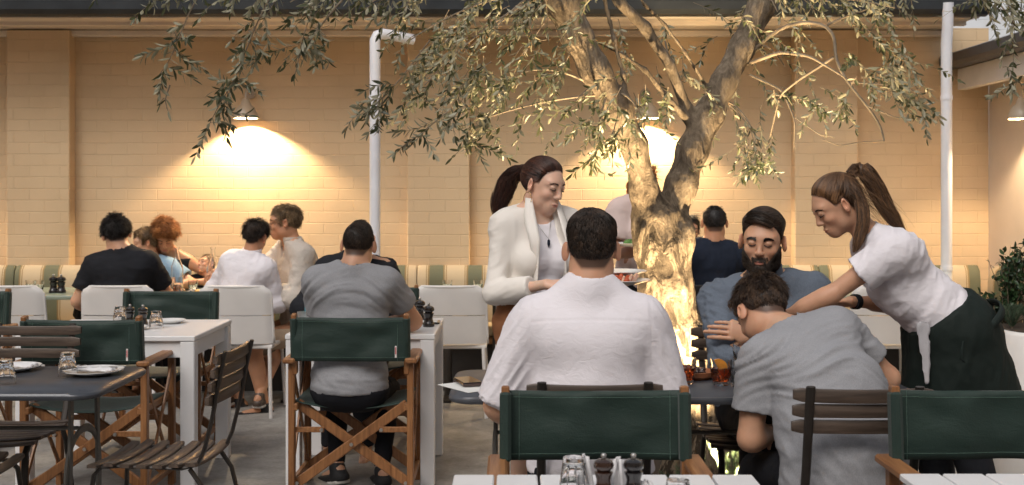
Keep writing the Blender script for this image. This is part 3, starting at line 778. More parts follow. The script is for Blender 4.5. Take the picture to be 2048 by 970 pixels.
def hand_prims(W_, D, N_, side, s=1.0, curl=(.35, .4, .45, .5), thumb=.5, spread=.06):
    """palm from wrist W_ along D (dir of the fingers), N_ = back-of-hand normal; side=+1 thumb towards cross(D,N)"""
    D = norm(D); N_ = norm(np.array(N_, float)-np.dot(N_, D)*D); T = np.cross(D, N_)*side; out = []
    Pm = W_+D*.045*s
    out.append(cap(W_+D*.006*s, W_+D*.085*s-T*.004*s, (.030*s, .014*s), (.040*s, .013*s), .02*s, U=T, tag_='hand'))
    out.append(cap(W_+D*.02*s+T*.012*s-N_*.006*s, W_+D*.05*s+T*.032*s-N_*.010*s, .015*s, .012*s, .015*s, tag_='hand'))
    fl = [(.030, .043, .025, .021), (.010, .048, .029, .022), (-.010, .044, .027, .021), (-.029, .034, .021, .019)]
    for i, (o, l1, l2, l3) in enumerate(fl):
        p = W_+D*(.088-.006*abs(i-1))*s+T*o*s; c = curl[i]*1.0; d = norm(D+T*spread*(1.5-i)); ang = 0
        rr = (.0088, .0080, .0072, .0062) if i < 3 else (.0076, .0068, .0062, .0054)
        for j, l in enumerate((l1, l2, l3)):
            ang += c*(1.0 if j == 0 else 1.15); dd = d*math.cos(ang)-N_*math.sin(ang); q = p+dd*l*s
            out.append(cap(p, q, rr[j]*s, rr[j+1]*s, .004*s, tag_='hand')); p = q
    p = W_+D*.028*s+T*.024*s-N_*.006*s; d = norm(D*(1-.3*thumb)+T*(.75-.35*thumb)-N_*.7*thumb)
    for l, r1, r2, b in ((.042, .0125, .0098, 0), (.032, .0096, .0088, .25), (.024, .0088, .0066, .35)):
        d = norm(d*(1-b*.5)+(D*.5-N_*.7*thumb)*b); q = p+d*l*s; out.append(cap(p, q, r1*s, r2*s, .008*s if b == 0 else .003*s, tag_='hand')); p = q
    return out
def sdf_at(prims, Pt):
    v = np.full(len(Pt), .2); X, Y, Z = Pt[:, 0], Pt[:, 1], Pt[:, 2]
    for p in prims:
        d = p.f(X, Y, Z); k = max(p.k, 1e-4)
        if p.mode == 'u': h = np.maximum(k-np.abs(v-d), 0)/k; v = np.minimum(v, d)-h*h*k/4
        else: d = -d; h = np.maximum(k-np.abs(v-d), 0)/k; v = np.maximum(v, d)+h*h*k/4
    return v
def on_face(fig, L, off=0.0):        # head-frame points pushed along +-y until they lie on the face
    L = np.array(L, float); sh = L.shape; L = L.reshape(-1, 3).copy(); L[:, 1] = .13
    ydir = fig.Rh @ np.array([0, 1, 0.])
    for _ in range(26):
        W_ = (L*fig.hsc) @ fig.Rh.T+fig.hd; L[:, 1] -= (sdf_at(fig.headp, W_)-off)*.8/fig.hsc
    return L.reshape(sh)
def look(yaw=0, pitch=0, roll=0):     # degrees; pitch>0 looks down, yaw>0 turns to the figure's left
    return rotz(R(yaw)) @ rotx(R(-pitch)) @ roty(R(roll))

BL = [-.044, -.046, -.052, -.070, -.052, -.030, .005]
class Figure:
    def __init__(s, label, loc, yaw, skin, sc=1.0, female=False, group=None):
        s.root = thing('person', label, 'person', loc, R(yaw), group); s.sc = sc; s.hsc = sc*(.935 if female else .955); s.female = female; s.skin = skin; s.body = []; s.fine = []
        s.arms = {}; s.legs = {}; s.line = None; s.beard = False
    def torso(s, pelvis, chest, neck, head, Rh, sh_w=.185, sh_drop=.055, bulk=1.0, sh_side=None, face=True):
        sc = s.sc; pv, ch, nk, hd = [np.array(q, float) for q in (pelvis, chest, neck, head)]; s.pv, s.ch, s.nk, s.hd, s.Rh = pv, ch, nk, hd, Rh
        up = norm(nk-ch); side = norm(np.array(sh_side if sh_side is not None else (1, 0, 0), float)); side = norm(side-up*(side@up)); fw = np.cross(up, side)
        s.side, s.up, s.fw = side, up, fw; f = s.female; b = bulk
        T = []; ps = np.array([1, 0, 0.]) if sh_side is None else norm(side*.5+np.array([1, 0, 0])*.5)
        mid = (pv*.45+ch*.55)
        T.append(cap(pv, pv+norm(mid-pv)*.05*sc, (.168*sc*b, .118*sc*b), (.16*sc*b, .112*sc*b), .05*sc, U=ps, tag_='torso'))
        T.append(cap(pv+norm(mid-pv)*.06*sc, mid, (.150*sc*b if not f else .128*sc, .108*sc*b if not f else .090*sc), (.150*sc*b if not f else .118*sc, .107*sc*b if not f else .085*sc), .06*sc, U=ps, tag_='torso'))
        T.append(cap(mid, ch+up*.04*sc, (.152*sc*b if not f else .120*sc, .108*sc*b if not f else .088*sc), (.168*sc*b if not f else .138*sc, .108*sc*b if not f else .092*sc), .06*sc, U=side, tag_='torso'))
        shc = nk-up*sh_drop*sc
        T.append(cap(shc-side*(sh_w-.02)*sc-fw*.01*sc-up*.02*sc, shc+side*(sh_w-.02)*sc-fw*.01*sc-up*.02*sc, .062*sc, .062*sc, .05*sc, tag_='torso'))
        T.append(cap(shc-side*.10*sc-up*.07*sc-fw*.03*sc, shc+side*.10*sc-up*.07*sc-fw*.03*sc, .072*sc, .072*sc, .05*sc, tag_='torso'))
        nb = hd+Rh @ np.array([0, -.028, -.062])*sc; nr = .058*sc if not f else .0435*sc
        for sx in (-1, 1): T.append(cap(nk+(nb-nk)*.25+side*sx*.02*sc, shc+side*sx*(sh_w-.055)*sc+up*.012*sc, .040*sc, .046*sc, .04*sc, tag_='torso'))
        if f:
            for sx in (-1, 1): T.append(ell(ch-up*.01*sc+side*sx*.062*sc+fw*.078*sc, np.array([.058, .052, .058])*sc, .04*sc, tag_='torso'))
        s.body += T
        s.body.append(cap(nk-up*.03*sc, nb, nr*1.04, nr*.97, .03*sc, tag_='neck')); s.nb = nb; s.nr = nr
        s.sh = {-1: shc-side*sh_w*sc-up*.01*sc, 1: shc+side*sh_w*sc-up*.01*sc}
        s.headp = place_head(head_prims(1, s.female, face), hd, Rh, s.hsc); s.body += s.headp
        s.fine.append((hd-.155*sc, hd+.155*sc, (.0028 if face else .0042)*max(sc, .7)))
        return s
    def arm(s, sd, wrist, pole, hand=None, fat=1.0, l1=.29, l2=.255, r0=.053):
        sc = s.sc; a = s.sh[sd]; e, w_ = ik(a, wrist, l1*sc, l2*sc, pole); k = fat*(.84 if s.female else 1)
        A = [cap(a, e, r0*sc*k, .041*sc*k, .035*sc, tag_='uarm'), cap(e, w_, .040*sc*k, .0265*sc*k, .02*sc, tag_='farm'),
             cap(e+(w_-e)*.15, e+(w_-e)*.45, .043*sc*k, .037*sc*k, .03*sc, tag_='farm')]
        s.arms[sd] = (a, e, w_); s.body += A
        if hand is not None:
            D, N_, kw = hand; D = norm(D); kw = dict(kw); fine = kw.pop('fine', .0036); hs = sc*(.92 if s.female else 1)
            hp = hand_prims(w_, np.array(D), np.array(N_), kw.pop('side', sd), hs, **kw); s.body += hp
            lo = np.min([q.lo for q in hp], 0)-.008; hi = np.max([q.hi for q in hp], 0)+.008; s.fine.append((lo, hi, fine))
        return s
    def leg(s, sd, ankle, pole, toe=(0, 1, 0), hipw=.09, l1=.43, l2=.42, shoe=None, bare=False):
        sc = s.sc; a = s.pv+np.array([sd*hipw*sc, 0, -.02*sc]); e, w_ = ik(a, ankle, l1*sc, l2*sc, pole)
        A = [cap(a, e, .088*sc, .056*sc, .04*sc, tag_='leg'), cap(e, w_, .056*sc, .036*sc, .02*sc, tag_='leg'), cap(e+(w_-e)*.15-np.array([0, .01, 0])*sc, e+(w_-e)*.45-np.array([0, .015, 0])*sc, .053*sc, .045*sc, .03*sc, tag_='leg')]
        t = norm(toe); s.legs[sd] = (a, e, w_, t); s.body += A
        s.body.append(cap(w_-np.array([0, 0, .035])*sc-t*.03*sc, w_-np.array([0, 0, .05])*sc+t*.13*sc, .034*sc, .026*sc, .02*sc, tag_='foot'))
        return s
    def build_body(s, h=.011, extra=None):
        pr = s.body+(extra or []); skip = [(a, b) for a, b, _ in s.fine]; VV = []; FF = []; n = 0; tt = []
        lo = np.min([p.lo for p in pr if p.mode == 'u'], 0)-.02; hi = np.max([p.hi for p in pr if p.mode == 'u'], 0)+.02
        jobs = [(lo, hi, h, skip)]+[(a, b, hh, None) for a, b, hh in s.fine]
        for i, (a, b, hh, sk) in enumerate(jobs):
            F_ = Field(a, b, hh)
            for p in pr: F_.op(p)
            V, Q = F_.mesh(sk)
            if len(Q): VV.append(V); FF.append(Q+n); n += len(V)
        V = np.concatenate(VV); F_ = np.concatenate(FF)
        # lips and cheeks take a redder skin: a property of the skin itself
        l = (V-s.hd) @ s.Rh/s.hsc; lip = np.exp(-((l[:, 0]/.020)**2+((l[:, 2]+.067)/.0085)**2)**2)*(l[:, 1] > .08)
        chk = .35*np.exp(-(((np.abs(l[:, 0])-.045)/.022)**2+((l[:, 2]+.03)/.022)**2))*(l[:, 1] > .03)+.5*((np.abs(l[:, 0]) > .075) & (np.abs(l[:, 2]) < .05))
        dark = np.zeros(len(V))
        if s.line is not None:
            ly, lz = zip(*s.line); rr = np.sqrt((l[:, 0]/.0765)**2+((l[:, 1]+.014)/.099)**2+((l[:, 2]-.03)/.09)**2); dark = np.clip((l[:, 2]-np.interp(l[:, 1], ly, lz)+.006)/.014, 0, 1)*(l[:, 2] > -.10)*(np.abs(l[:, 0]) < .082)*.85
        if s.beard:
            ln_ = np.interp(np.abs(l[:, 0]), [0, .012, .022, .03, .045, .06, .08], BL); bm = np.clip((ln_-l[:, 2]+.003)/.008, 0, 1)*(l[:, 1] > -.01)*(np.abs(l[:, 0]) < .074)*(l[:, 2] > -.16)*(1-np.clip((lip-.3)*2, 0, 1)); dark = np.maximum(dark, bm*.9)
        s.bo = meshobj('body', V, F_, s.skin, s.root, {'lip': lip, 'flush': chk, 'dark': dark}); return s
    def cloth(s, name, mat_, tags, inf=.012, h=.0095, cuts=(), extra=(), subs=(), folds=None, amp=.006, pick=None, drop=()):
        pr = [p for p in s.body if p.tag in tags and (pick is None or pick(p))]+list(extra)
        lo = np.min([p.lo for p in pr], 0)-.03-inf; hi = np.max([p.hi for p in pr], 0)+.03+inf; F_ = Field(lo, hi, h)
        for p in pr: F_.op(p, inf)
        for c in cuts: F_.cut(c)
        for q in subs: F_.op(q)
        V, Q = F_.mesh()
        if folds is not None and len(V):
            N_ = np.zeros_like(V); a, b, c, d = [V[Q[:, i]] for i in range(4)]; fn = np.cross(c-a, d-b)
            for i in range(4): np.add.at(N_, Q[:, i], fn)
            N_ /= np.linalg.norm(N_, axis=1, keepdims=True)+1e-9; V = V+N_*(folds(V)*amp)[:, None]
        return meshobj(name, V, Q, mat_, s.root)
def plane(pt, n):                 # keeps the side the normal points away from
    pt = np.array(pt, float); n = norm(n); return lambda X, Y, Z: (X-pt[0])*n[0]+(Y-pt[1])*n[1]+(Z-pt[2])*n[2]
def sleeve_cut(a, b, t, rad=.11, far=.10):      # cut an arm off beyond fraction t, only near that arm
    a = np.array(a); b = np.array(b); d = norm(b-a); p = a+(b-a)*t; mx = np.linalg.norm(b-a)*(1-t)+far
    def f(X, Y, Z):
        u = (X-p[0])*d[0]+(Y-p[1])*d[1]+(Z-p[2])*d[2]; r2 = (X-p[0])**2+(Y-p[1])**2+(Z-p[2])**2-u*u
        return np.where((r2 < rad*rad) & (u < mx), u, -1.0)
    return f
RF = 1.75
def ridged(p, seed, o=3):
    r = 0; a = 1; p = np.asarray(p, float)*RF
    for k in range(o): r = r+a*((1-np.abs(noise(p*(1.9**k)+k*7.7, seed+k))*2.2)); a *= .5
    return r/1.7-.35
def folds(stretch, seed=0, warp=.35, rot=None, ctr=None, k2=.5, up=True):
    st = np.array(stretch, float)
    def f(V):
        p = V if rot is None else V @ rot
        w = np.stack([noise(p*4+seed, seed+31), noise(p*4+9+seed, seed+32), noise(p*4+19, seed+33)], 1)*.10*warp
        return ridged((p+w)*st, seed)*1.0+k2*fbm(p*np.array([9, 9, 9]), seed+5, 2)*.6
    return f
# ---------------------------------------------------------------- hair
def tubes(paths, r, n=3, taper=.25):           # paths (N,m,3)
    N_, m, _ = paths.shape; t = np.gradient(paths, axis=1); t /= np.linalg.norm(t, axis=2, keepdims=True)+1e-9
    ref = np.array([.31, .52, .79]); u = np.cross(t, ref); u /= np.linalg.norm(u, axis=2, keepdims=True)+1e-9; w = np.cross(t, u)
    rad = (r if np.isscalar(r) else np.asarray(r)[:, None])*(1-(1-taper)*np.linspace(0, 1, m)[None]**1.5)*np.ones((N_, m))
    V = np.stack([paths+rad[..., None]*(math.cos(2*math.pi*k/n)*u+math.sin(2*math.pi*k/n)*w) for k in range(n)], 2)
    base = (np.arange(N_)*m*n)[:, None, None]; i = np.arange(m-1)[None, :, None]; k = np.arange(n)[None, None, :]; k2 = (k+1) % n
    F_ = np.stack([base+i*n+k, base+i*n+k2, base+(i+1)*n+k2, base+(i+1)*n+k], -1).reshape(-1, 4)
    return V.reshape(-1, 3), F_
def hair_mat(name, dark, light, rough=.5):
    t = NT(name); a = t.n('ShaderNodeAttribute', attribute_name='v'); t.l(t.ramp(a.outputs['Fac'], [(0, dark), (1, light)]), t.b.inputs['Base Color'])
    t.b.inputs['Roughness'].default_value = rough; t.b.inputs['Specular IOR Level'].default_value = .45; return t.m
def hair(fig, mat_, n=2500, length=.04, thick=.012, line=None, flow=None, curl=0, cf=2, lift=.35, r=.0011, seed=1, top=1.0, grav=.3, m=7, name='hair', thfun=None, rnd=.25, hh=.0055, lenfun=None, hug=0.0):
    g = np.random.default_rng(seed); sc = fig.hsc
    if line is None: line = [(-.12, -.085), (-.07, -.075), (-.035, -.035), (-.012, .018), (.012, .012), (.03, .0), (.045, .035), (.07, .066), (.12, .072)]
    ly, lz = zip(*line); hd, Rh = fig.hd, fig.Rh
    F_ = Field(hd-.17*sc, hd+.17*sc, hh*sc)
    for p in fig.headp[:3]: F_.op(p)
    X, Y, Z = np.meshgrid(*F_.ax, indexing='ij'); L = np.stack([X-hd[0], Y-hd[1], Z-hd[2]], -1) @ Rh/sc
    z0 = np.interp(L[..., 1], ly, lz); e = np.clip((L[..., 2]-z0)/.05, 0, 1)
    th = thick*sc*(.06+.94*e*e*(3-2*e))
    if thfun is not None: th = th*thfun(L)
    F_.v = np.maximum(F_.v-th, (z0-L[..., 2])*sc*.7).astype(np.float32); V, Q = F_.mesh()
    Nn = np.zeros_like(V); a, b, c, d = [V[Q[:, i]] for i in range(4)]; fn = np.cross(c-a, d-b)
    for i in range(4): np.add.at(Nn, Q[:, i], fn)
    Nn /= np.linalg.norm(Nn, axis=1, keepdims=True)+1e-9; V = V+Nn*(noise(V*160, 8)*.0012+noise(V*60, 9)*(.002 if not hug else .0008))[:, None]*min(thick/.012, 1.3)
    Lv = (V-hd) @ Rh/sc; ok = np.where(Lv[:, 2] > np.interp(Lv[:, 1], ly, lz)+.005)[0]
    e0 = Lv[ok, 2]-np.interp(Lv[ok, 1], ly, lz); wt = 1+2.5*(e0 < .012)+2.0*(np.linalg.norm(Lv[ok]-np.array([0, -.06, .115]), axis=1) < .035); wt = wt/wt.sum()
    pk = g.choice(ok, n, p=wt); roots = V[pk]+g.normal(0, .0012, (n, 3))-Nn[pk]*.002*sc; nn = Nn[pk]; Lr = Lv[pk]
    whorl = np.array([0, -.045, .12])
    flf = (lambda Q_: (Q_-whorl)/(np.linalg.norm(Q_-whorl, axis=1, keepdims=True)+1e-4)+g.normal(0, .035, Q_.shape)/(np.linalg.norm(Q_-whorl, axis=1, keepdims=True)+.02)) if flow is None else flow
    fl = flf(Lr)
    fl = fl @ Rh.T; fl = fl-nn*(fl*nn).sum(1, keepdims=True); fl /= np.linalg.norm(fl, axis=1, keepdims=True)+1e-6
    nc = max(n//22, 30); cc = Lr[g.choice(n, nc)]; cid = np.argmin(((Lr[:, None]-cc[None])**2).sum(2), 1); cn = g.normal(0, 1, (nc, 3)); cl = g.uniform(.3, 1.7, nc)
    dirs = fl+nn*(lift*cl[cid])[:, None]+cn[cid]*rnd*1.0+g.normal(0, rnd*.4, fl.shape); dirs /= np.linalg.norm(dirs, axis=1, keepdims=True)
    Ln = length*sc*g.uniform(.8, 1.1, n)*g.uniform(.6, 1.15, nc)[cid]; e = np.where(Lr[:, 1] < .02, np.clip((Lr[:, 2]-np.interp(Lr[:, 1], ly, lz))/.05, .3, 1), 1.0); Ln = Ln*e
    if lenfun is not None: Ln = Ln*lenfun(Lr)
    pts = [roots]; p = roots.copy(); dd = dirs.copy(); ph = g.uniform(0, 6.28, n); ax1 = np.cross(dd, nn); ax1 /= np.linalg.norm(ax1, axis=1, keepdims=True)+1e-6
    for i in range(m-1):
        if hug:
            q = (p-hd) @ Rh/sc; d2 = flf(q) @ Rh.T; nq = (q-np.array([0, -.014, .03])) @ Rh.T; nq /= np.linalg.norm(nq, axis=1, keepdims=True)+1e-6; d2 = d2-nq*(d2*nq).sum(1, keepdims=True); d2 /= np.linalg.norm(d2, axis=1, keepdims=True)+1e-6; dd = dd*(1-hug)+d2*hug
        st = dd+np.array([0, 0, -1])*grav*(i/m)
        if curl: st = st+curl*(np.cos(ph+i*cf)[:, None]*ax1+np.sin(ph+i*cf)[:, None]*nn)
        st /= np.linalg.norm(st, axis=1, keepdims=True)+1e-6; p = p+st*(Ln/(m-1))[:, None]
        q = (p-hd) @ Rh/sc; kk = np.sqrt((q[:, 0]/.0765)**2+((q[:, 1]+.014)/.099)**2+((q[:, 2]-.03)/.09)**2); f = np.where((kk < 1.04) & (q[:, 2] > -.02), 1.04/np.maximum(kk, .3), 1.0)
        c0 = np.array([0, -.014, .03])
        if hug: rp = np.clip((q[:, 2]-np.interp(q[:, 1], ly, lz))/.05, .12, 1); shell = 1.01+rp*(thick*(thfun(q) if thfun is not None else 1)*.95/.085+.02*(i/m)); f = np.where(q[:, 2] > -.04, f*(1-hug)+hug*np.clip(shell/np.maximum(kk, .3), .85, 1.15), f)
        q = (q-c0)*f[:, None]+c0; p = (q*sc) @ Rh.T+hd
        pts.append(p)
    TV, TF = tubes(np.stack(pts, 1), r*sc*g.uniform(.7, 1.3, n)); tv = np.repeat(np.clip(.75*(g.uniform(0, 1, nc)**1.5)[cid]+.35*g.uniform(0, 1, n)**2, 0, 1), m*3)
    AV = np.concatenate([V-Nn*min(.0028, thick*.22), TV]); AF = np.concatenate([Q, TF+len(V)]); v = np.concatenate([np.clip(.08+.25*noise(V*220, 3), 0, 1), tv])
    return meshobj(name, AV, AF, mat_, fig.root, {'v': v})
def lock(fig, mat_, guide, rad, n=500, seed=3, wav=.004, wf=3, r=.0012, name='ponytail', m=16, core=True):
    """a tail of hair along guide points (local coords of the figure)"""
    g = np.random.default_rng(seed); G = np.array(guide, float); t = np.linspace(0, 1, len(G)); tt = np.linspace(0, 1, m)
    def sm(x):
        c = np.stack([np.interp(x, t, G[:, i]) for i in range(3)], 1); return c
    c = sm(tt); 
    for _ in range(2): c[1:-1] = (c[:-2]+2*c[1:-1]+c[2:])/4
    tg = np.gradient(c, axis=0); tg /= np.linalg.norm(tg, axis=1, keepdims=True); u = np.cross(tg, [.2, .9, .1]); u /= np.linalg.norm(u, axis=1, keepdims=True); w_ = np.cross(tg, u)
    rd = np.interp(tt, np.linspace(0, 1, len(rad)), rad); a = g.uniform(0, 6.28, n); q = np.sqrt(g.uniform(0, 1, n)); ph = g.uniform(0, 6.28, n)
    endk = g.uniform(.7, 1.0, n)
    K = np.clip(tt[None]*endk[:, None], 0, 1)
    ci = np.stack([np.interp(K, tt, c[:, i]) for i in range(3)], 2); ui = np.stack([np.interp(K, tt, u[:, i]) for i in range(3)], 2); wi = np.stack([np.interp(K, tt, w_[:, i]) for i in range(3)], 2)
    ri = np.interp(K, tt, rd); ww = wav*np.sin(ph[:, None]*.6+K*wf*6.28)
    path = ci+ui*((q*np.cos(a))[:, None]*ri+ww)[..., None]+wi*((q*np.sin(a))[:, None]*ri+wav*np.cos(ph[:, None]+K*wf*6.28))[..., None]
    V, F_ = tubes(path, r*g.uniform(.7, 1.3, n)); v = np.repeat(g.uniform(0, 1, n)**1.5, m*3)
    if core:
        cc = [c]; CV, CF = tubes(c[None], 1.0, n=10, taper=1); CV = (CV.reshape(m, 10, 3)-c[:, None])*(rd*.8)[:, None, None]+c[:, None]
        V2 = CV.reshape(-1, 3); F_ = np.concatenate([F_, CF+len(V)]); V = np.concatenate([V, V2]); v = np.concatenate([v, np.full(len(V2), .1)])
    return meshobj(name, V, F_, mat_, fig.root, {'v': v})
def brow(fig, mat_, seed=1, th=.0042, thick=300, dz=0, fem=False):
    g = np.random.default_rng(seed); P_ = []
    for sx in (-1, 1):
        t = g.uniform(0, 1, thick); x = .014+.034*t; z = .0265+.0065*np.sin(t*2.2)-.006*t*t+g.normal(0, 1, thick)*th*.42*(1-.5*t)+dz
        d = np.stack([.9+0*t, 0*t, .45*(1-t)-.12], 1); b = np.stack([sx*x, 0*x+.1, z], 1); d[:, 0] *= sx
        P_.append(np.stack([b, b+d*.004, b+d*.008], 1))
    A = np.concatenate(P_); A = on_face(fig, A, .0006); A[:, 1:, 1] += .0006
    V, F_ = tubes((A*fig.hsc) @ fig.Rh.T+fig.hd, .0008*fig.hsc, n=3); return meshobj('eyebrows', V, F_, mat_, fig.root, {'v': np.full(len(V), .15)})
def lashes(fig, mat_, z=-.0005, down=True):
    P_ = []
    for sx in (-1, 1):
        a = np.linspace(-1, 1, 11); P_.append(np.stack([sx*(.0315+.0150*a), .1+0*a, z+.0045*(a*a)-.0010*a], 1))
    A = on_face(fig, np.array(P_), .0004); V, F_ = tubes((A*fig.hsc) @ fig.Rh.T+fig.hd, .0017*fig.hsc, n=5, taper=.6)
    A2 = []
    for q in A:
        for i in range(1, 11):
            for f_ in (0, .5):
                p = q[i-1]+(q[i]-q[i-1])*f_; A2.append(np.stack([p, p+[0, .003, -.002], p+[0, .0055, -.0022]]))
    V2, F2 = tubes((np.array(A2)*fig.hsc) @ fig.Rh.T+fig.hd, .0006*fig.hsc, n=3)
    return meshobj('eyelashes', np.concatenate([V, V2]), np.concatenate([F_, F2+len(V)]), mat_, fig.root, {'v': np.full(len(V)+len(V2), .0)})
def eyes(fig, iris=(.05, .03, .02)):
    for sx in (-1, 1):
        c = np.array([sx*.0315, .0800, .0075]); mb = MB(); th = np.linspace(0, math.pi, 12)
        prof = [(.0001, -.0138)]+[(.0138*math.sin(a), -.0138*math.cos(a)) for a in th[1:-1]]+[(.0001, .0138)]
        mb.lathe(prof, 16); mb.v = [((v @ rotx(R(-82)).T)+c)*fig.hsc @ fig.Rh.T+fig.hd for v in mb.v]; mb.build('eye', M['eye'], fig.root, smooth=True)
def skin_mat(name, col, red=(.42, .10, .08)):
    t = NT(name); f = t.noise(24, 4); f2 = t.noise(3, 3); base = t.ramp(f, [(.3, tuple(np.array(col)*.93)), (.7, tuple(np.minimum(np.array(col)*1.06, 1)))])
    base = t.mix(t.math('MULTIPLY', f2, .25), base, tuple(np.array(col)*np.array([1.05, .8, .72])))
    a = t.n('ShaderNodeAttribute', attribute_name='lip'); b = t.n('ShaderNodeAttribute', attribute_name='flush')
    base = t.mix(t.math('MULTIPLY', b.outputs['Fac'], .38), base, tuple(np.array(col)*np.array([1.08, .58, .5])))
    base = t.mix(t.math('MULTIPLY', a.outputs['Fac'], .75), base, red); dk = t.n('ShaderNodeAttribute', attribute_name='dark'); base = t.mix(dk.outputs['Fac'], base, (.016, .010, .008)); t.l(base, t.b.inputs['Base Color'])
    t.b.inputs['Roughness'].default_value = .48; t.b.inputs['Subsurface Weight'].default_value = .18; t.b.inputs['Subsurface Radius'].default_value = (1, .35, .2); t.b.inputs['Subsurface Scale'].default_value = .009
    t.bump(t.noise(350, 3), .08, .001); return t.m
def fabric(name, col, var=.08, weave=500, heather=0, rough=.85, sheen=.0, bump=.25, crease=.25, sss=0):
    t = NT(name); c = np.array(col); f = t.noise(7, 3); base = t.ramp(f, [(.3, tuple(c*(1-var))), (.7, tuple(np.minimum(c*(1+var), 1)))])
    if heather:
        h = t.noise(520, 2, (1, 1, .3)); base = t.mix(heather, base, t.ramp(h, [(.35, tuple(c*.72)), (.65, tuple(np.minimum(c*1.35, 1)))]))
    t.l(base, t.b.inputs['Base Color']); t.b.inputs['Roughness'].default_value = rough; t.b.inputs['Sheen Weight'].default_value = sheen; t.b.inputs['Specular IOR Level'].default_value = .2
    w_ = t.noise(weave, 2); cr = t.noise(20, 5, (1, 1, 1.6), dist=1.4, rough=.5)
    t.bump(t.math('ADD', t.math('MULTIPLY', w_, .18), t.math('MULTIPLY', cr, crease*4)), bump, .006); return t.m
M['eye'] = mat('eye_white', (.75, .72, .70), .15, var=0)
SK = skin_mat('skin_light', (.56, .32, .205)); SK2 = skin_mat('skin_tanned', (.50, .26, .15)); SKP = skin_mat('skin_pale', (.67, .43, .315), (.45, .13, .10)); SKD = skin_mat('skin_warm', (.42, .22, .14))
H_BLACK = hair_mat('hair_black', (.006, .005, .005), (.045, .036, .032)); H_BROWN = hair_mat('hair_brown', (.014, .008, .006), (.12, .068, .038))
H_DARK = hair_mat('hair_dark_brown', (.010, .007, .005), (.075, .046, .030)); H_RED = hair_mat('hair_auburn', (.018, .007, .005), (.10, .032, .015))
H_GINGER = hair_mat('hair_ginger', (.16, .05, .012), (.62, .27, .08), .5); H_SAND = hair_mat('hair_sandy', (.06, .035, .018), (.40, .26, .13), .45); H_HONEY = hair_mat('hair_honey', (.035, .018, .010), (.26, .13, .055))
# ================================================================= the people
C_WHITE = fabric('white_cotton', (.74, .71, .75), .04, rough=.75, crease=.35, bump=.35); C_GREY = fabric('grey_marl', (.29, .295, .315), .06, heather=.35, crease=.2)
C_BLACK = fabric('black_cotton', (.014, .015, .019), .2); C_NAVY = fabric('navy_cotton', (.014, .020, .036), .2); C_BLUEG = fabric('chambray', (.12, .145, .185), .08, heather=.5, rough=.85)
C_DENIM = fabric('dark_trousers', (.012, .013, .017), .2); C_BLAZER = fabric('ivory_blazer', (.76, .72, .67), .03, rough=.7, crease=.1, bump=.15)
C_TOP = fabric('white_jersey', (.74, .72, .76), .03, crease=.08, bump=.12); C_APRON = fabric('black_green_apron', (.010, .016, .014), .2, crease=.15, rough=.7)
C_LINEN = fabric('beige_linen', (.50, .45, .40), .06, crease=.4, bump=.4, heather=.2); C_RUST = fabric('rust_skirt', (.24, .10, .045), .12); C_PINK = fabric('pale_pink_shirt', (.62, .50, .47), .05)
C_SHOE = mat('shoe_canvas', (.014, .014, .016), .7, var=.15); C_SOLE = mat('shoe_sole', (.62, .60, .57), .6, var=.08, sc=30)
def collar(fig, mat_, r=0, h=.62, name='collar', open_=0):
    nk, nb, nr = fig.nk, fig.nb, fig.nr; sc = fig.sc; a_ = nk-norm(nb-nk)*.03*sc; up = norm(nb-nk); L = np.linalg.norm(nb-nk); top = nk+up*L*h; tn = norm(up-fig.fw*.25)
    cuts = [plane(top, tn), plane(nk-up*.004*sc, -up)]
    if open_: w0 = nk+fig.fw*.03; cuts.append(lambda X, Y, Z: np.where((X-nk[0])*fig.fw[0]+(Y-nk[1])*fig.fw[1]+(Z-nk[2])*fig.fw[2] > .02, .030-np.abs((X-nk[0])*fig.side[0]+(Y-nk[1])*fig.side[1]+(Z-nk[2])*fig.side[2]), -1.0))
    return fig.cloth(name, mat_, (), 0, .0048, cuts, [cap(a_, nb, nr*1.04+.017, nr*.97+.011, .01)], [cap(a_-up*.05, nb+up*.05, nr*1.04+.005, nr*.97+.005, .001, 's')], folds((12, 12, 20), 3), .0015)
def shoe(fig, sd, sole=C_SOLE, up_=C_SHOE):
    a, e, w_, t = fig.legs[sd]; z = np.array([0, 0, 1.]); sc = fig.sc; F_ = []; n = norm(np.cross(t, z)); up = np.cross(n, t)
    heel = w_-up*.062*sc-t*.035*sc; toe = heel+t*.20*sc
    pr = [cap(heel, toe, (.042*sc, .035*sc), (.046*sc, .026*sc), .02, U=n), cap(heel+t*.02, w_-up*.01, .04*sc, .042*sc, .02)]
    f = Field(np.min([p.lo for p in pr], 0)-.03, np.max([p.hi for p in pr], 0)+.03, .007)
    for p in pr: f.op(p)
    f.cut(plane(heel-up*.018*sc, -up)); V, Q = f.mesh(); so_ = meshobj('shoe', V, Q, up_, fig.root)
    pr = [cap(heel-up*.022*sc, toe-up*.022*sc, (.046*sc, .02*sc), (.050*sc, .02*sc), .02, U=n)]; f = Field(pr[0].lo-.02, pr[0].hi+.02, .006); f.op(pr[0]); f.cut(plane(heel-up*.034*sc, -up)); f.cut(plane(heel-up*.012*sc, up)); V, Q = f.mesh()
    meshobj('sole', V, Q, sole, so_)
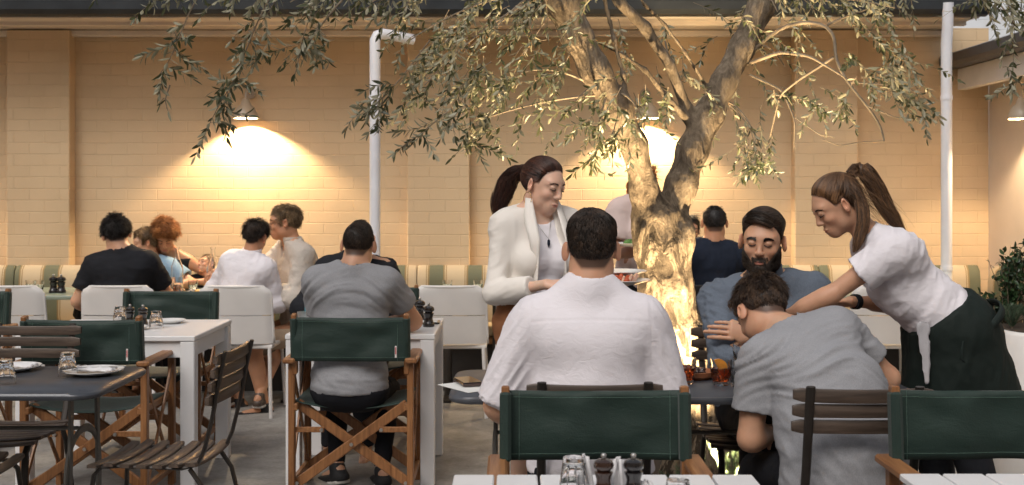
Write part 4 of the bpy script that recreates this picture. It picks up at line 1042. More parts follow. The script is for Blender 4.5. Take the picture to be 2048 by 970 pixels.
def tee(fig, mat_, hem_z, sleeve=.55, inf=.014, amp=.006, fold=None, h=.009, name='shirt', neckr=.075, loose=.014, hemplane=None, long=False, cuff=.9, vneck=0, extra=(), ncol=True):
    ex = list(extra); cuts = []; subs = []; sc = fig.sc
    for sd, (a, e, w_) in fig.arms.items():
        if not long:
            k = sleeve; ex.append(cap(a+(e-a)*.15, a+(e-a)*(k+.15), .052*sc+loose*.4, .044*sc+loose, .03, tag_='x')); cuts.append(sleeve_cut(a, e, k, far=.17))
            subs.append(cap(a+(e-a)*(k-.10), a+(e-a)*(k+.2), .046*sc*(.86 if fig.female else 1)+.006, .045*sc*(.86 if fig.female else 1)+.006, .003, 's'))
        else:
            ex.append(cap(e, e+(w_-e)*(cuff-.03), .046*sc+loose*.6, .033*sc+loose, .02, tag_='x')); cuts.append(sleeve_cut(e, w_, cuff, .08))
    nk, nb = fig.nk, fig.nb; up = norm(norm(nb-nk)+fig.up); ex.append(cap(nk-up*.06*sc, nk-up*.025*sc, fig.nr*1.02, fig.nr*1.02, .03, tag_='x')); subs.append(cap(nk+up*(.012 if ncol else .032)*sc, nk+up*.12, fig.nr*1.10, fig.nr*1.35, .006, 's'))
    if vneck: subs.append(cap(nk+fig.fw*.04, nk-fig.up*vneck+fig.fw*.13*sc, .045*sc, .02, .01, 's'))
    cuts.append(plane(nk+up*(.035 if ncol else .05)*sc, up)); cuts.append(hemplane if hemplane is not None else plane((0, 0, hem_z), (0, 0, -1)))
    tags = ('torso', 'uarm', 'x')+(('farm',) if long else ())
    return fig.cloth(name, mat_, tags, inf, h, cuts, ex, subs, fold, amp)
def trousers(fig, mat_, top_z, inf=.012, h=.013, name='trousers', ank=.97, short=False):
    cuts = [plane((0, 0, top_z), (0, 0, 1))]; ex = []
    for sd, (a, e, w_, t) in fig.legs.items():
        if short: cuts.append(sleeve_cut(a, e, .9, .14)); cuts.append(sleeve_cut(e, w_, -.2, .1))
        else: cuts.append(sleeve_cut(e, w_, ank, .1))
    pk = lambda p: p.tag == 'leg' or (p.tag == 'torso' and p.lo[2] < top_z+.1)
    return fig.cloth(name, mat_, ('leg', 'torso'), inf, h, cuts, ex, (), folds((14, 14, 5), 3), .004, pk)
def loc(x, y, d, z=0): p = px(x, y, d); return (float(p[0]), d, z)
HL = [(-.12, -.06), (-.07, -.055), (-.035, -.03), (-.012, .02), (.012, .014), (.028, .012), (.045, .058), (.07, .086), (.12, .098)]
HAIR_SHORT = [(-.12, -.072), (-.07, -.062), (-.035, -.02), (-.012, .022), (.012, .012), (.028, -.012), (.04, .03), (.07, .066), (.12, .07)]

# --- man in the white shirt (centre, from behind)
f = Figure('man in a white rolled-sleeve shirt seen from behind at the long dark table', (.254, 3.74, 0), 0, SK, .985); f.hsc = 1.0
f.torso((0, .0, .55), (0, .05, .90), (0, .045, 1.140), (.010, .085, 1.258), look(0, 6), sh_w=.184, sh_drop=.098, bulk=1.12, face=False)
f.arm(-1, (-.17, .24, .63), (-.62, -.10, .45), ((.35, .9, -.1), (0, 0, 1), {'fine': .006}), fat=1.1, l1=.315); f.arm(1, (.15, .25, .63), (.50, -.10, .36), ((-.3, .9, -.1), (0, 0, 1), {'fine': .006}), fat=1.1, l1=.315)
f.leg(-1, (-.14, .42, .08), (-.2, 2, .7)); f.leg(1, (.14, .46, .08), (.2, 2, .7)); f.line = HAIR_SHORT; f.build_body(.012)
def fold_back(V):
    x, y, z = V[:, 0], V[:, 1], V[:, 2]; w1 = noise(V*3.1, 2)*.06; xr = x+w1
    a = ridged(np.stack([xr*4.2+z*2.2, y*3, z*1.7-x*1.0], 1), 11, 2); b = ridged(np.stack([x*2.0-z*2.0, y*2, z*7+x*2.5], 1), 17, 2); m_ = np.clip(fbm(V*5, 7, 2)+.25, 0, 1)
    arm = np.clip((np.abs(x)-.185)/.05, 0, 1); c = ridged(np.stack([x*5, y*5, z*11+np.abs(x)*16], 1), 23, 3)
    seam = -1.3*np.exp(-((z-(1.045-.25*x*x))/.0035)**2)*(np.abs(x) < .19)-1.1*np.exp(-((np.abs(x)-(.195+.12*(1.05-z)*.15))/.004)**2)*(z > .88)
    low = np.clip((1.03-z)/.1, 0, 1)
    return (a*.75*low+b*.55*low*m_)*(1-arm)+arm*c*1.0+.15*fbm(V*10, 4, 2)+seam*.2
tee(f, C_WHITE, .55, sleeve=.97, inf=.019, amp=.0085, fold=fold_back, h=.0064, name='white_shirt', loose=.012, ncol=False)
for sd in (-1, 1):
    a, e, w_ = f.arms[sd]; f.cloth('rolled_cuff', C_WHITE, (), .0, .006, [sleeve_cut(a, e, 1.0, .2), sleeve_cut(e, a, .16, .2)], [cap(a+(e-a)*.80, a+(e-a)*.97, .072, .068)], [cap(a+(e-a)*.7, a+(e-a)*1.2, .056, .056, .002, 's')], folds((14, 14, 30), 3), .004)
collar(f, C_WHITE, h=.66)
trousers(f, C_DENIM, .62)
hair(f, H_DARK, 5200, .030, .010, HAIR_SHORT, lift=.26, hug=.35, r=.0014, seed=4, thfun=lambda L: .30+1.9*np.clip((L[..., 2]-.045)/.06, 0, 1), rnd=.22, lenfun=lambda L: np.where(L[:, 2] > .05, 1, .5))

# --- man in the grey T-shirt (left, from behind)
f = Figure('man in a grey T-shirt, folded arms on the white table, seen from behind', (-.775, 5.50, -.025), 0, SK, .97)
f.torso((0, -.01, .55), (-.005, .10, .88), (.0, .09, 1.105), (.02, .155, 1.212), look(-4, 12, 3), sh_w=.178, bulk=1.04, face=False)
f.arm(1, (.04, .27, .79), (1.3, .30, .80), ((-.9, .3, 0), (0, 0, 1), {'fine': .006}), fat=1.08); f.arm(-1, (.13, .175, .81), (-.9, .30, .55), ((.85, .10, -.25), (0, -.2, 1), {'fine': .004, 'curl': (.5, .55, .6, .65)}), fat=1.08, l1=.30, l2=.30)
f.leg(-1, (-.10, .25, .11), (-.3, 2, .9), toe=(-.55, .75, -.25)); f.leg(1, (.13, .22, .10), (.3, 2, .9), toe=(-.25, .9, -.15)); f.line = HAIR_SHORT; f.build_body(.012)
def fold_tee(V):
    x, y, z = V[:, 0], V[:, 1], V[:, 2]; s_ = z*24+14*x*x*4+4*noise(V*3, 5)
    up_ = np.exp(-((z-1.0)/.10)**2); lo_ = np.exp(-((z-.64)/.10)**2)
    a = ridged(np.stack([x*3.0, y*2, s_*.72], 1), 31, 3); b = ridged(np.stack([x*5+z*4, y*3, z*12], 1), 37, 3)
    return a*up_*1.3+b*lo_*1.3+.3*b+.3*fbm(V*9, 8, 2)
tee(f, C_GREY, .525, sleeve=.58, inf=.014, amp=.0065, fold=fold_tee, h=.0078, name='t_shirt', loose=.008)
trousers(f, C_DENIM, .545, inf=.006); shoe(f, -1); shoe(f, 1)
hair(f, H_DARK, 5200, .013, .0045, [(-.12, -.07), (-.07, -.06), (-.035, -.02), (-.012, .022), (.012, .012), (.028, -.01), (.04, .03), (.07, .066), (.12, .07)], lift=.4, hug=.4, r=.0009, seed=5, rnd=.3)

# --- person in black opposite, mostly hidden
f = Figure('person in a black top facing the man in the grey T-shirt, almost hidden behind him', (-.90, 6.70, -.03), 180, SK, .98)
f.torso((0, 0, .55), (0, .05, .88), (0, .06, 1.10), (-.035, .16, 1.205), look(0, 20), sh_w=.18, bulk=1.02); f.arm(1, (.1, .36, .79), (.8, .2, .5)); f.arm(-1, (-.1, .36, .79), (-.8, .2, .5)); f.leg(-1, (-.1, .4, .08), (0, 2, .7)); f.leg(1, (.1, .4, .08), (0, 2, .7)); f.line = HAIR_SHORT; f.build_body(.014)
tee(f, C_BLACK, .5, long=True, cuff=.9, h=.012, fold=folds((8, 8, 14), 3), name='black_top'); trousers(f, C_DENIM, .6); brow(f, H_DARK); lashes(f, H_BLACK)
hair(f, H_DARK, 1500, .012, .004, HAIR_SHORT, lift=.3, seed=9)

# --- woman in the ivory blazer
f = Figure('woman in a white blazer with dark ponytail and hoop earrings carrying plates', (.105, 4.78, 0), 202, SKP, .985, female=True)
f.torso((0, 0, .92), (0, .01, 1.18), (0, .0, 1.378), (-.012, .035, 1.480), look(26, 16, -3), sh_w=.152, sh_drop=.05)
f.arm(1, (.07, .25, 1.09), (.36, -.12, .9), ((-.75, .35, .05), (.1, .3, 1), {'curl': (.3, .35, .4, .45), 'fine': .0036}), fat=.88)
f.arm(-1, (-.20, .21, 1.065), (-.42, -.15, .9), ((-.5, .75, .1), (0, 0, -1), {'curl': (.25, .3, .3, .35), 'thumb': .2, 'fine': .0036, 'side': 1}))
f.leg(-1, (-.09, .0, .08), (-.1, 2, .5)); f.leg(1, (.09, .04, .08), (.1, 2, .5)); f.line = HL; f.build_body(.010)
f.cloth('white_top', C_TOP, ('torso',), .006, .0075, [plane((0, 0, .985), (0, 0, -1)), plane(f.nk-np.array([0, 0, .004]), (0, .0, 1))], subs=[cap(f.nk+np.array([0, .03, -.005]), f.nk+np.array([0, .03, .2]), .062, .10, .005, 's')], folds=folds((10, 10, 22), 6), amp=.0022)
f.cloth('rust_skirt', C_RUST, ('torso', 'leg'), .014, .010, [plane((0, 0, 1.0), (0, 0, 1)), plane((0, 0, .48), (0, 0, -1))], folds=folds((9, 9, 16), 8), amp=.004)
ex = [cap((0, -.02, 1.03), (0, -.02, .74), (.132, .095), (.17, .125), .05, U=np.array([1., 0, 0]))]
for sd, (a, e, w_) in f.arms.items(): ex.append(cap(e, e+(w_-e)*.7, .034, .033, .02)); ex.append(cap(a+np.array([0, 0, .002]), a+np.array([sd*.004, 0, -.01]), .042, .042, .02))
def blz(V):
    x, y, z = V[:, 0], V[:, 1], V[:, 2]; ar = np.clip((np.abs(x)-.14)/.04, 0, 1); return ar*ridged(np.stack([x*6, y*6, z*13+x*8], 1), 41, 3)+(1-ar)*.5*ridged(np.stack([x*11, y*6, z*2.5], 1), 43, 2)
opening = lambda X, Y, Z: np.where(Y > .02, (.062+.02*np.clip((1.12-Z)/.3, -1, 1))-np.abs(X-.012*0), -1.0)
f.cloth('blazer', C_BLAZER, ('torso', 'uarm', 'farm'), .011, .0068, [plane((0, 0, .70), (0, 0, -1)), plane(f.nk+np.array([0, 0, .020]), (0, .25, 1)), sleeve_cut(f.arms[1][1], f.arms[1][2], .72, .1), sleeve_cut(f.arms[-1][1], f.arms[-1][2], .75, .1), opening], ex,
        [cap(f.nk, f.nk+np.array([0, 0, .2]), .052, .06, .005, 's')]+[p_ for p_ in []], blz, .0045)
mb = MB()      # lapels
for sx in (-1, 1):
    n = 12; g_ = np.zeros((n, 5, 3))
    for i in range(n):
        t_ = i/(n-1); z = 1.425-.36*t_; w_ = .006+.036*math.sin(math.pi*min(t_*1.25+.12, 1))**.8; xi = sx*(.048+.016*t_); yb = (.045+.10*min(t_*2.2, 1)-.02*max(t_-.5, 0))
        for j in range(5):
            q = j/4; g_[i, j] = (xi+sx*w_*q, yb+.014-.028*q*q*(1 if t_ > .1 else .6), z+.004*q)
    mb.slab(g_, .004)
mb.build('lapels', C_BLAZER, f.root, smooth=True)
hl = [(-.12, -.06), (-.07, -.055), (-.035, -.03), (-.012, .02), (.012, .014), (.028, .012), (.045, .058), (.07, .086), (.12, .098)]
pull = lambda L: np.array([0, -.115, .035])-L
hair(f, H_RED, 6000, .080, .010, hl, flow=pull, hug=.90, lift=.05, r=.0013, seed=6, rnd=.05, grav=0, m=8)
lp = lambda x, y, z: f.hd+f.Rh @ (np.array([x, y, z])*f.hsc)
lock(f, H_RED, [lp(0, -.10, .035), lp(.01, -.145, .035), lp(.02, -.185, -.02), lp(.035, -.195, -.09), lp(.045, -.185, -.16), lp(.04, -.17, -.23)], [.018, .026, .038, .042, .036, .012], 900, wav=.006, wf=2.5)
mb = MB(); 
for sx in (-1, 1):
    c = lp(sx*.082, -.002, -.065); a = np.linspace(0, 2*math.pi, 20); mb.tube([c+f.Rh @ np.array([sx*.003*math.sin(q), .021*math.cos(q), .025*math.sin(q)]) for q in a], .0014, 6)
M['gold'] = mat('gold', (.75, .52, .24), .25, metal=1, var=0); mb.build('hoop_earrings', M['gold'], f.root, smooth=True)
nk = f.nk; pts = [nk+np.array([sx_, .03+.0*sx_, -.015]) for sx_ in ()]
mb = MB(); pend = np.array([.0, .118, 1.262]); L_ = [nk+np.array([-.05, .01, .012]), nk+np.array([-.04, .055, -.03]), nk+np.array([-.02, .083, -.075]), pend]; mb.tube(L_, .0010, 5); mb.tube([q*np.array([-1, 1, 1]) for q in L_], .0010, 5)
mb.build('necklace_chain', M['steel'], f.root, smooth=True); MB().lathe([(.001, 0), (.006, -.006), (.007, -.02), (.001, -.034)], 6, c=pend).build('pendant', C_NAVY, f.root)
brow(f, H_DARK, fem=True, th=.0032); lashes(f, H_BLACK); woman = f
mb = MB(); mb.tube([f.arms[1][2]-norm(f.arms[1][2]-f.arms[1][1])*.02, f.arms[1][2]-norm(f.arms[1][2]-f.arms[1][1])*.028], .0275, 16)

# --- bearded man, arms crossed
f = Figure('bearded man in a blue-grey shirt sitting with arms crossed, looking down', (1.07, 4.84, 0), 180, SK, 1.05)
f.torso((0, 0, .54), (0, .02, .87), (.02, .075, 1.085), (.045, .135, 1.248), look(-19, 8, -3), sh_w=.195, bulk=1.10)
f.arm(1, (-.04, .30, .835), (.75, .22, .6), ((-.9, .1, .1), (0, 1, .2), {'fine': .005}), fat=1.12)
f.arm(-1, (.115, .305, .895), (-.7, .16, .6), ((.96, -.02, .12), (.05, .95, .3), {'curl': (.16, .17, .18, .2), 'thumb': .6, 'spread': .005, 'fine': .0034, 'side': -1}), fat=1.12)
f.leg(-1, (-.12, .42, .08), (-.2, 2, .7)); f.leg(1, (.14, .40, .08), (.2, 2, .7)); f.beard = True; f.line = [(-.12, -.07), (-.07, -.06), (-.035, -.02), (-.012, .022), (.010, .012), (.024, -.015), (.038, .04), (.06, .082), (.12, .092)]; f.build_body(.011)
def fold14(V):
    x, y, z = V[:, 0], V[:, 1], V[:, 2]; ar = np.clip((np.abs(x)-.16)/.05, 0, 1); return ar*1.2*ridged(np.stack([x*7, y*7, z*17-x*10], 1), 51, 3)+(1-ar)*.7*ridged(np.stack([x*8+z*5, y*5, z*5], 1), 53, 3)
tee(f, C_BLUEG, .55, long=True, cuff=.93, inf=.016, amp=.0095, fold=fold14, h=.0078, name='blue_grey_shirt', vneck=.10, loose=.012)
collar(f, C_BLUEG, open_=.5)
mb = MB()
for sx in (-1, 1):
    nk = f.nk; g_ = np.zeros((6, 5, 3))
    for i in range(6):
        for j in range(5): u_, v_ = i/5, j/4; g_[i, j] = nk+np.array([sx*(.035+.075*u_*(1-.25*v_)), .062-.045*u_+.03*v_, .018-.06*v_-.012*u_+.02*u_*v_])
    mb.slab(g_, .005)
mb.build('collar_points', C_BLUEG, f.root, smooth=True)
trousers(f, C_DENIM, .62)
side_part = lambda L: np.stack([-.9-0*L[:, 0], -.55-2*(L[:, 1]), .35-3*np.clip(-L[:, 0]-.03, 0, 1)-2*np.clip(.0+L[:, 0]*-1-.05, 0, 1)], 1)
hair(f, H_DARK, 5200, .055, .012, [(-.12, -.07), (-.07, -.06), (-.035, -.02), (-.012, .022), (.010, .012), (.024, -.015), (.038, .04), (.06, .082), (.12, .092)], flow=lambda L: np.where((L[:, 2] > .06)[:, None], np.array([[-.75, -.65, .12]]), np.array([[0, -.8, -.6]])), lift=.16, hug=.6, r=.0014, seed=7, rnd=.12, grav=.1, thfun=lambda L: .30+1.7*np.clip((L[..., 2]-.04)/.05, 0, 1), lenfun=lambda L: np.where(L[:, 2] > .055, 1, .3))
g = np.random.default_rng(3); P_ = []; beard_n = 9500
F_ = Field(f.hd-.15, f.hd+.15, .005)
for p in f.headp: F_.op(p)
V_, Q_ = F_.mesh(); L = (V_-f.hd) @ f.Rh/f.hsc
line = np.interp(np.abs(L[:, 0]), [0, .012, .022, .03, .045, .06, .08], BL)
ok = (L[:, 1] > -.004) & (L[:, 2] < line) & (L[:, 2] > -.16) & ~((np.abs(L[:, 0]) < .021) & (np.abs(L[:, 2]+.0675) < .0085)) & (np.abs(L[:, 0]) < .078)
ok |= (np.abs(L[:, 0]) < .034) & (L[:, 2] < -.044) & (L[:, 2] > -.058) & (L[:, 1] > .07)
id_ = g.choice(np.where(ok)[0], beard_n); l = L[id_]; nn = l-np.array([0, .0, -.03]); nn /= np.linalg.norm(nn, axis=1, keepdims=True)
d = nn*.55+np.stack([l[:, 0]*1, .15+0*l[:, 0], -.8+0*l[:, 0]], 1)+g.normal(0, .22, l.shape); d /= np.linalg.norm(d, axis=1, keepdims=True); ln = (.0085+.018*np.clip((-.06-l[:, 2])/.05, 0, 1))[:, None]
A = np.stack([l-nn*.002, l+d*ln*.5, l+d*ln+np.array([0, 0, -.1])*ln*.3], 1); V2, F2 = tubes((A*f.hsc) @ f.Rh.T+f.hd, .0013); meshobj('beard', V2, F2, H_DARK, f.root, {'v': np.repeat(g.uniform(0, .8, beard_n), 9)})
lp = lambda x, y, z: f.hd+f.Rh @ (np.array([x, y, z])*f.hsc)
lock(f, H_DARK, [lp(-.045, .072, .080), lp(-.01, .083, .103), lp(.035, .068, .108), lp(.066, .022, .088), lp(.072, -.01, .06)], [.010, .016, .017, .012, .004], 420, seed=31, wav=.002, wf=1, name='swept_fringe')
lock(f, H_DARK, [lp(-.045, .050, .095), lp(.0, .055, .120), lp(.045, .035, .117), lp(.070, -.01, .085)], [.012, .018, .018, .006], 420, seed=32, wav=.002, wf=1, name='swept_top')
brow(f, H_BLACK, th=.0065, thick=420); lashes(f, H_BLACK); bearded = f

# --- man in grey leaning forward over the table
f = Figure('man in a grey T-shirt hunched over the table with his head down, seen from behind', (1.058, 3.72, 0), 0, SK, .95); f.hsc = .99
f.torso((.02, .0, .545), (-.015, .17, .84), (-.09, .27, .965), (-.165, .38, 1.018), look(22, 48, 8), sh_w=.170, sh_drop=.035, bulk=1.03, sh_side=(1, .05, -.06), face=True)
f.arm(1, (.25, .59, .79), (.65, .30, .45), ((-.5, .8, 0), (0, 0, 1), {'fine': .006}), fat=1.08); f.arm(-1, (-.12, .38, .60), (-.36, .05, .3), ((.4, .8, -.2), (-.5, 0, 1), {'fine': .006}), fat=1.08)
f.leg(-1, (-.30, .34, .08), (-.5, 2, .6)); f.leg(1, (.22, .44, .08), (.3, 2, .7)); f.line = HAIR_SHORT; f.build_body(.012)
def fold15(V):
    x, y, z = V[:, 0], V[:, 1], V[:, 2]; b = ridged(np.stack([x*2.6, y*2.5, z*18+22*x*x-x*5+3*noise(V*3, 2)], 1), 61, 3); hi = np.exp(-((z-.93)/.16)**2); lo_ = np.clip((.78-z)/.1, 0, 1); c = ridged(np.stack([x*9+z*4, y*4, z*6], 1), 63, 3)
    return b*hi*1.25+c*lo_*.9+.3*fbm(V*9, 8, 2)
tee(f, C_GREY, .44, sleeve=.66, inf=.015, amp=.009, fold=fold15, h=.0075, name='t_shirt', loose=.012, extra=[cap((.02, -.02, .60), (.02, -.01, .50), (.185, .135), (.20, .15), .05, U=np.array([1., 0, 0]), tag_='x'), cap((.0, .10, .82), (0, .05, .68), (.17, .11), (.175, .12), .06, U=np.array([1., 0, 0]), tag_='x')])
trousers(f, C_DENIM, .58); brow(f, H_BROWN)
hair(f, H_BROWN, 8500, .045, .012, HAIR_SHORT, lift=.34, hug=.12, r=.0014, seed=8, thfun=lambda L: .5+1.2*np.clip((L[..., 2]-.03)/.05, 0, 1), rnd=.42, curl=.3, cf=1.1, lenfun=lambda L: np.where(L[:, 2] > .04, 1, .35))

# --- bending waitress
f = Figure('waitress in a white T-shirt and black apron bending over the table, reaching', (1.66, 4.24, 0), 90, SK, .93, female=True); f.hsc = .895
#   local: +y is towards the left of the picture, +x is away from the viewer
f.torso((0, .04, .955), (0, .205, 1.145), (0, .338, 1.285), (.01, .460, 1.405), look(4, 32, 0), sh_w=.165, sh_drop=.045)
f.arm(-1, (.04, .80, .90), (-.3, .6, .6), ((.2, .8, -.5), (-.2, .3, .9), {'curl': (.5, .55, .6, .6), 'fine': .0045})); f.arm(1, (.10, .38, 1.04), (.5, -.3, .8), ((.1, .9, -.05), (.2, 0, 1), {'curl': (.6, .65, .7, .7), 'fine': .0045}))
f.leg(-1, (-.09, -.10, .08), (-.1, 2, .5)); f.leg(1, (.09, .04, .08), (.1, 2, .5)); f.line = HL; f.build_body(.011)
def fold16(V):
    x, y, z = V[:, 0], V[:, 1], V[:, 2]; t_ = (y*.72+z*.69); s_ = (-y*.69+z*.72); return ridged(np.stack([x*5, s_*5+t_*2, t_*13-s_*4], 1), 71, 3)*.9+.4*fbm(V*7, 3, 2)
wn = norm(np.array([0, .60, .80])); wp = np.array([0, .07, 1.0])
tee(f, C_WHITE, 0, sleeve=.56, inf=.011, amp=.008, fold=fold16, h=.0078, name='t_shirt', loose=.022, hemplane=plane(wp-wn*.02, -wn), extra=[cap((-.02, .17, 1.02), (0, .26, 1.10), (.09, .06), (.09, .06), .08, U=np.array([1., 0, 0]), tag_='x')])
def fold_ap(V):
    x, y, z = V[:, 0], V[:, 1], V[:, 2]; return ridged(np.stack([x*6, y*8+z*2.5, z*4-y*3], 1), 81, 3)
f.cloth('waist_apron', C_APRON, ('torso', 'leg'), .022, .009, [plane(wp+wn*.035, wn), plane((0, 0, .665), (0, .15, -1))],
        [cap((0, .02, .93), (0, -.04, .70), (.150, .130), (.165, .145), .06, U=np.array([1., 0, 0])), cap((0, .09, .93), (0, .09, .72), (.13, .095), (.14, .105), .06, U=np.array([1., 0, 0]))], folds=fold_ap, amp=.006)
a = np.linspace(0, 2*math.pi, 32); sw_d = norm(np.cross(wn, [1, 0, 0]))
mb = MB(); bc_ = wp-wn*.055+np.array([0, -.045, 0]); pts = [bc_+np.array([1, 0, 0])*.172*math.cos(q)+sw_d*.150*math.sin(q) for q in a]; n_ = len(pts); g_ = np.array([[p_-wn*.014, p_+wn*.014] for p_ in pts]); mb.slab(g_, .005)
kn = bc_+np.array([-.172, .03, 0]); mb.tube([kn, kn+np.array([-.012, .05, -.03]), kn+np.array([-.014, .055, -.09]), kn+np.array([-.01, .03, -.12])], .008, 6, flat=.4)
mb.build('apron_tie', fabric('apron_tape', (.018, .026, .024), .2), f.root, smooth=True)
f.cloth('white_cloth', fabric('grey_cloth', (.42, .41, .43)), (), .0, .006, (), [cap((-.140, .195, .97), (-.156, .187, .78), (.005, .026), (.005, .012), .01, U=np.array([1., 0, 0]))], folds=folds((6, 22, 4), 3), amp=.006)
trousers(f, C_DENIM, .80)
hair(f, H_HONEY, 6000, .080, .010, hl, flow=lambda L: np.array([0, -.085, .10])-L, hug=.90, lift=.05, r=.0013, seed=16, rnd=.06, grav=0, m=8)
lp = lambda x, y, z: f.hd+f.Rh @ (np.array([x, y, z])*f.hsc)
lock(f, H_HONEY, [(0, .415, 1.515), (-.005, .385, 1.548), (-.015, .36, 1.53), (-.03, .325, 1.47), (-.05, .30, 1.40), (-.065, .262, 1.335), (-.07, .235, 1.30)], [.015, .022, .028, .030, .028, .020, .005], 850, seed=8, wav=.005, wf=1.5)
lock(f, H_HONEY, [(-.03, .41, 1.47), (-.06, .385, 1.40), (-.08, .39, 1.33), (-.085, .41, 1.27), (-.08, .425, 1.235)], [.018, .021, .021, .016, .004], 420, seed=9, wav=.004, wf=1.5, name='loose_hair')
lock(f, H_HONEY, [(0, .43, 1.50), (-.03, .40, 1.46), (-.05, .35, 1.42), (-.07, .28, 1.34), (-.07, .23, 1.26)], [.05, .055, .05, .05, .05], 90, seed=19, wav=.012, wf=1.2, r=.0007, name='flyaway_hair', core=False)
brow(f, H_BROWN, th=.0035); lashes(f, H_BLACK)
MB().tube([f.arms[1][2]-norm(f.arms[1][2]-f.arms[1][1])*.035, f.arms[1][2]-norm(f.arms[1][2]-f.arms[1][1])*.012], .029, 16).build('wristband', C_BLACK, f.root)
waitress = f

# --- waitress behind the trunk
f = Figure('waitress in a pale pink shirt with ginger hair, half hidden behind the trunk', (.82, 7.15, 0), 185, SKD, .98, female=True)
f.torso((0, 0, .93), (0, .01, 1.20), (0, .0, 1.405), (0, .03, 1.505), look(0, 12), sh_w=.17); f.arm(1, (.04, .30, 1.09), (.5, -.1, .9), ((-.6, .6, 0), (0, 0, 1), {'fine': .006})); f.arm(-1, (-.04, .32, 1.08), (-.5, 0, .9), ((.6, .6, 0), (0, 0, -1), {'fine': .006}))
f.leg(-1, (-.09, 0, .08), (0, 2, .5)); f.leg(1, (.09, 0, .08), (0, 2, .5)); f.build_body(.014)
tee(f, C_PINK, .80, sleeve=.75, inf=.02, h=.012, fold=folds((7, 7, 10), 2), name='pink_shirt'); trousers(f, C_DENIM, .9)
hair(f, H_GINGER, 1800, .07, .012, hl, flow=pull, lift=.1, seed=12); brow(f, H_BROWN); lashes(f, H_BLACK); pinkw = f
lp = lambda x, y, z: f.hd+f.Rh @ (np.array([x, y, z])*f.hsc)
lock(f, H_GINGER, [lp(.03, -.08, .02), lp(.08, -.09, -.02), lp(.10, -.07, -.09)], [.02, .03, .01], 200)

# --- man in navy from behind, right of the tree
f = Figure('man in a navy T-shirt with cropped dark hair, back turned, just right of the trunk', (1.31, 7.52, 0), 0, SK2, .96)
f.torso((0, 0, .55), (-.0, .05, .88), (.02, .06, 1.115), (.03, .09, 1.245), look(-6, 4), sh_w=.19, bulk=1.0, face=False); f.arm(1, (.2, .4, .80), (.8, .2, .5), ((0, 1, 0), (0, 0, 1), {'fine': .007})); f.arm(-1, (-.2, .4, .80), (-.8, .1, .5), ((0, 1, 0), (0, 0, 1), {'fine': .007}))
f.leg(-1, (-.1, .4, .08), (0, 2, .7)); f.leg(1, (.1, .4, .08), (0, 2, .7)); f.line = HAIR_SHORT; f.build_body(.014)
tee(f, C_NAVY, .5, sleeve=.6, h=.011, amp=.007, fold=folds((12, 8, 5), 7), name='navy_t_shirt'); trousers(f, C_DENIM, .6)
hair(f, H_BLACK, 2200, .016, .007, HAIR_SHORT, lift=.5, seed=13)

# --- woman partly hidden by the trunk
f = Figure('dark haired woman facing the viewer, half of her face hidden by the trunk', (1.29, 8.55, 0), 180, SKD, .93, female=True)
f.torso((0, 0, .55), (0, .02, .84), (-.0, .07, 1.05), (-.01, .11, 1.165), look(6, 4), sh_w=.165); f.arm(1, (.1, .35, .80), (.8, .2, .5)); f.arm(-1, (-.1, .35, .80), (-.8, .2, .5)); f.leg(-1, (-.1, .4, .08), (0, 2, .7)); f.leg(1, (.1, .4, .08), (0, 2, .7)); f.line = HAIR_SHORT; f.build_body(.014)
tee(f, C_BLACK, .5, h=.012, name='black_top'); hair(f, H_BLACK, 1800, .08, .013, hl, flow=lambda L: np.stack([np.sign(L[:, 0]), -.2+0*L[:, 0], -.8+0*L[:, 0]], 1), lift=.05, seed=14); brow(f, H_BLACK); lashes(f, H_BLACK); trousers(f, C_DENIM, .6)

# --- the family at the sage table
f = Figure('man in a black T-shirt with tousled dark curls, seen from behind at the family table', (-2.59, 7.56, -.03), 0, SK, 1.0)
f.torso((0, 0, .56), (0, .07, .88), (.0, .09, 1.085), (-.055, .13, 1.195), look(20, 16, -6), sh_w=.175, bulk=1.02, face=False); f.arm(1, (.06, .40, .80), (.7, .1, .5), ((-.5, .8, 0), (0, 0, 1), {'fine': .006})); f.arm(-1, (-.20, .28, .64), (-.5, .0, .4), ((.3, 1, 0), (0, 0, 1), {'fine': .006}))
f.leg(-1, (-.1, .4, .08), (0, 2, .7)); f.leg(1, (.1, .4, .08), (0, 2, .7)); f.line = HAIR_SHORT; f.build_body(.013)
tee(f, C_BLACK, .5, sleeve=.72, h=.011, amp=.006, fold=folds((8, 8, 10), 5), name='black_t_shirt'); trousers(f, C_DENIM, .6)
hair(f, H_BLACK, 3400, .055, .020, HAIR_SHORT, lift=.55, curl=.8, cf=1.3, r=.0014, seed=15, rnd=.5)
f = Figure('small child with light brown curls, head seen just beyond the man in black', (-2.61, 8.42, 0), 170, SK, .82)
f.torso((0, 0, .55), (0, .04, .80), (.0, .08, .97), (.015, .13, 1.085), look(-50, 10), sh_w=.165, bulk=.95); f.arm(1, (.1, .35, .8), (.6, .2, .5)); f.arm(-1, (-.30, .30, .80), (-.8, .2, .5), ((-.5, .8, 0), (0, 0, 1), {'fine': .006})); f.leg(-1, (-.1, .35, .2), (0, 2, .7)); f.leg(1, (.1, .35, .2), (0, 2, .7)); f.build_body(.014)
tee(f, fabric('light_blue', (.22, .34, .46), .08), .5, h=.012, sleeve=.7, name='blue_t_shirt'); hair(f, H_SAND, 2600, .055, .020, None, lift=.5, curl=.9, cf=1.4, r=.0014, seed=17, rnd=.5); trousers(f, C_DENIM, .56)
f = Figure('woman with a cloud of curly ginger hair leaning forward, looking down', (-2.56, 8.56, 0), 180, SK2, .95, female=True)
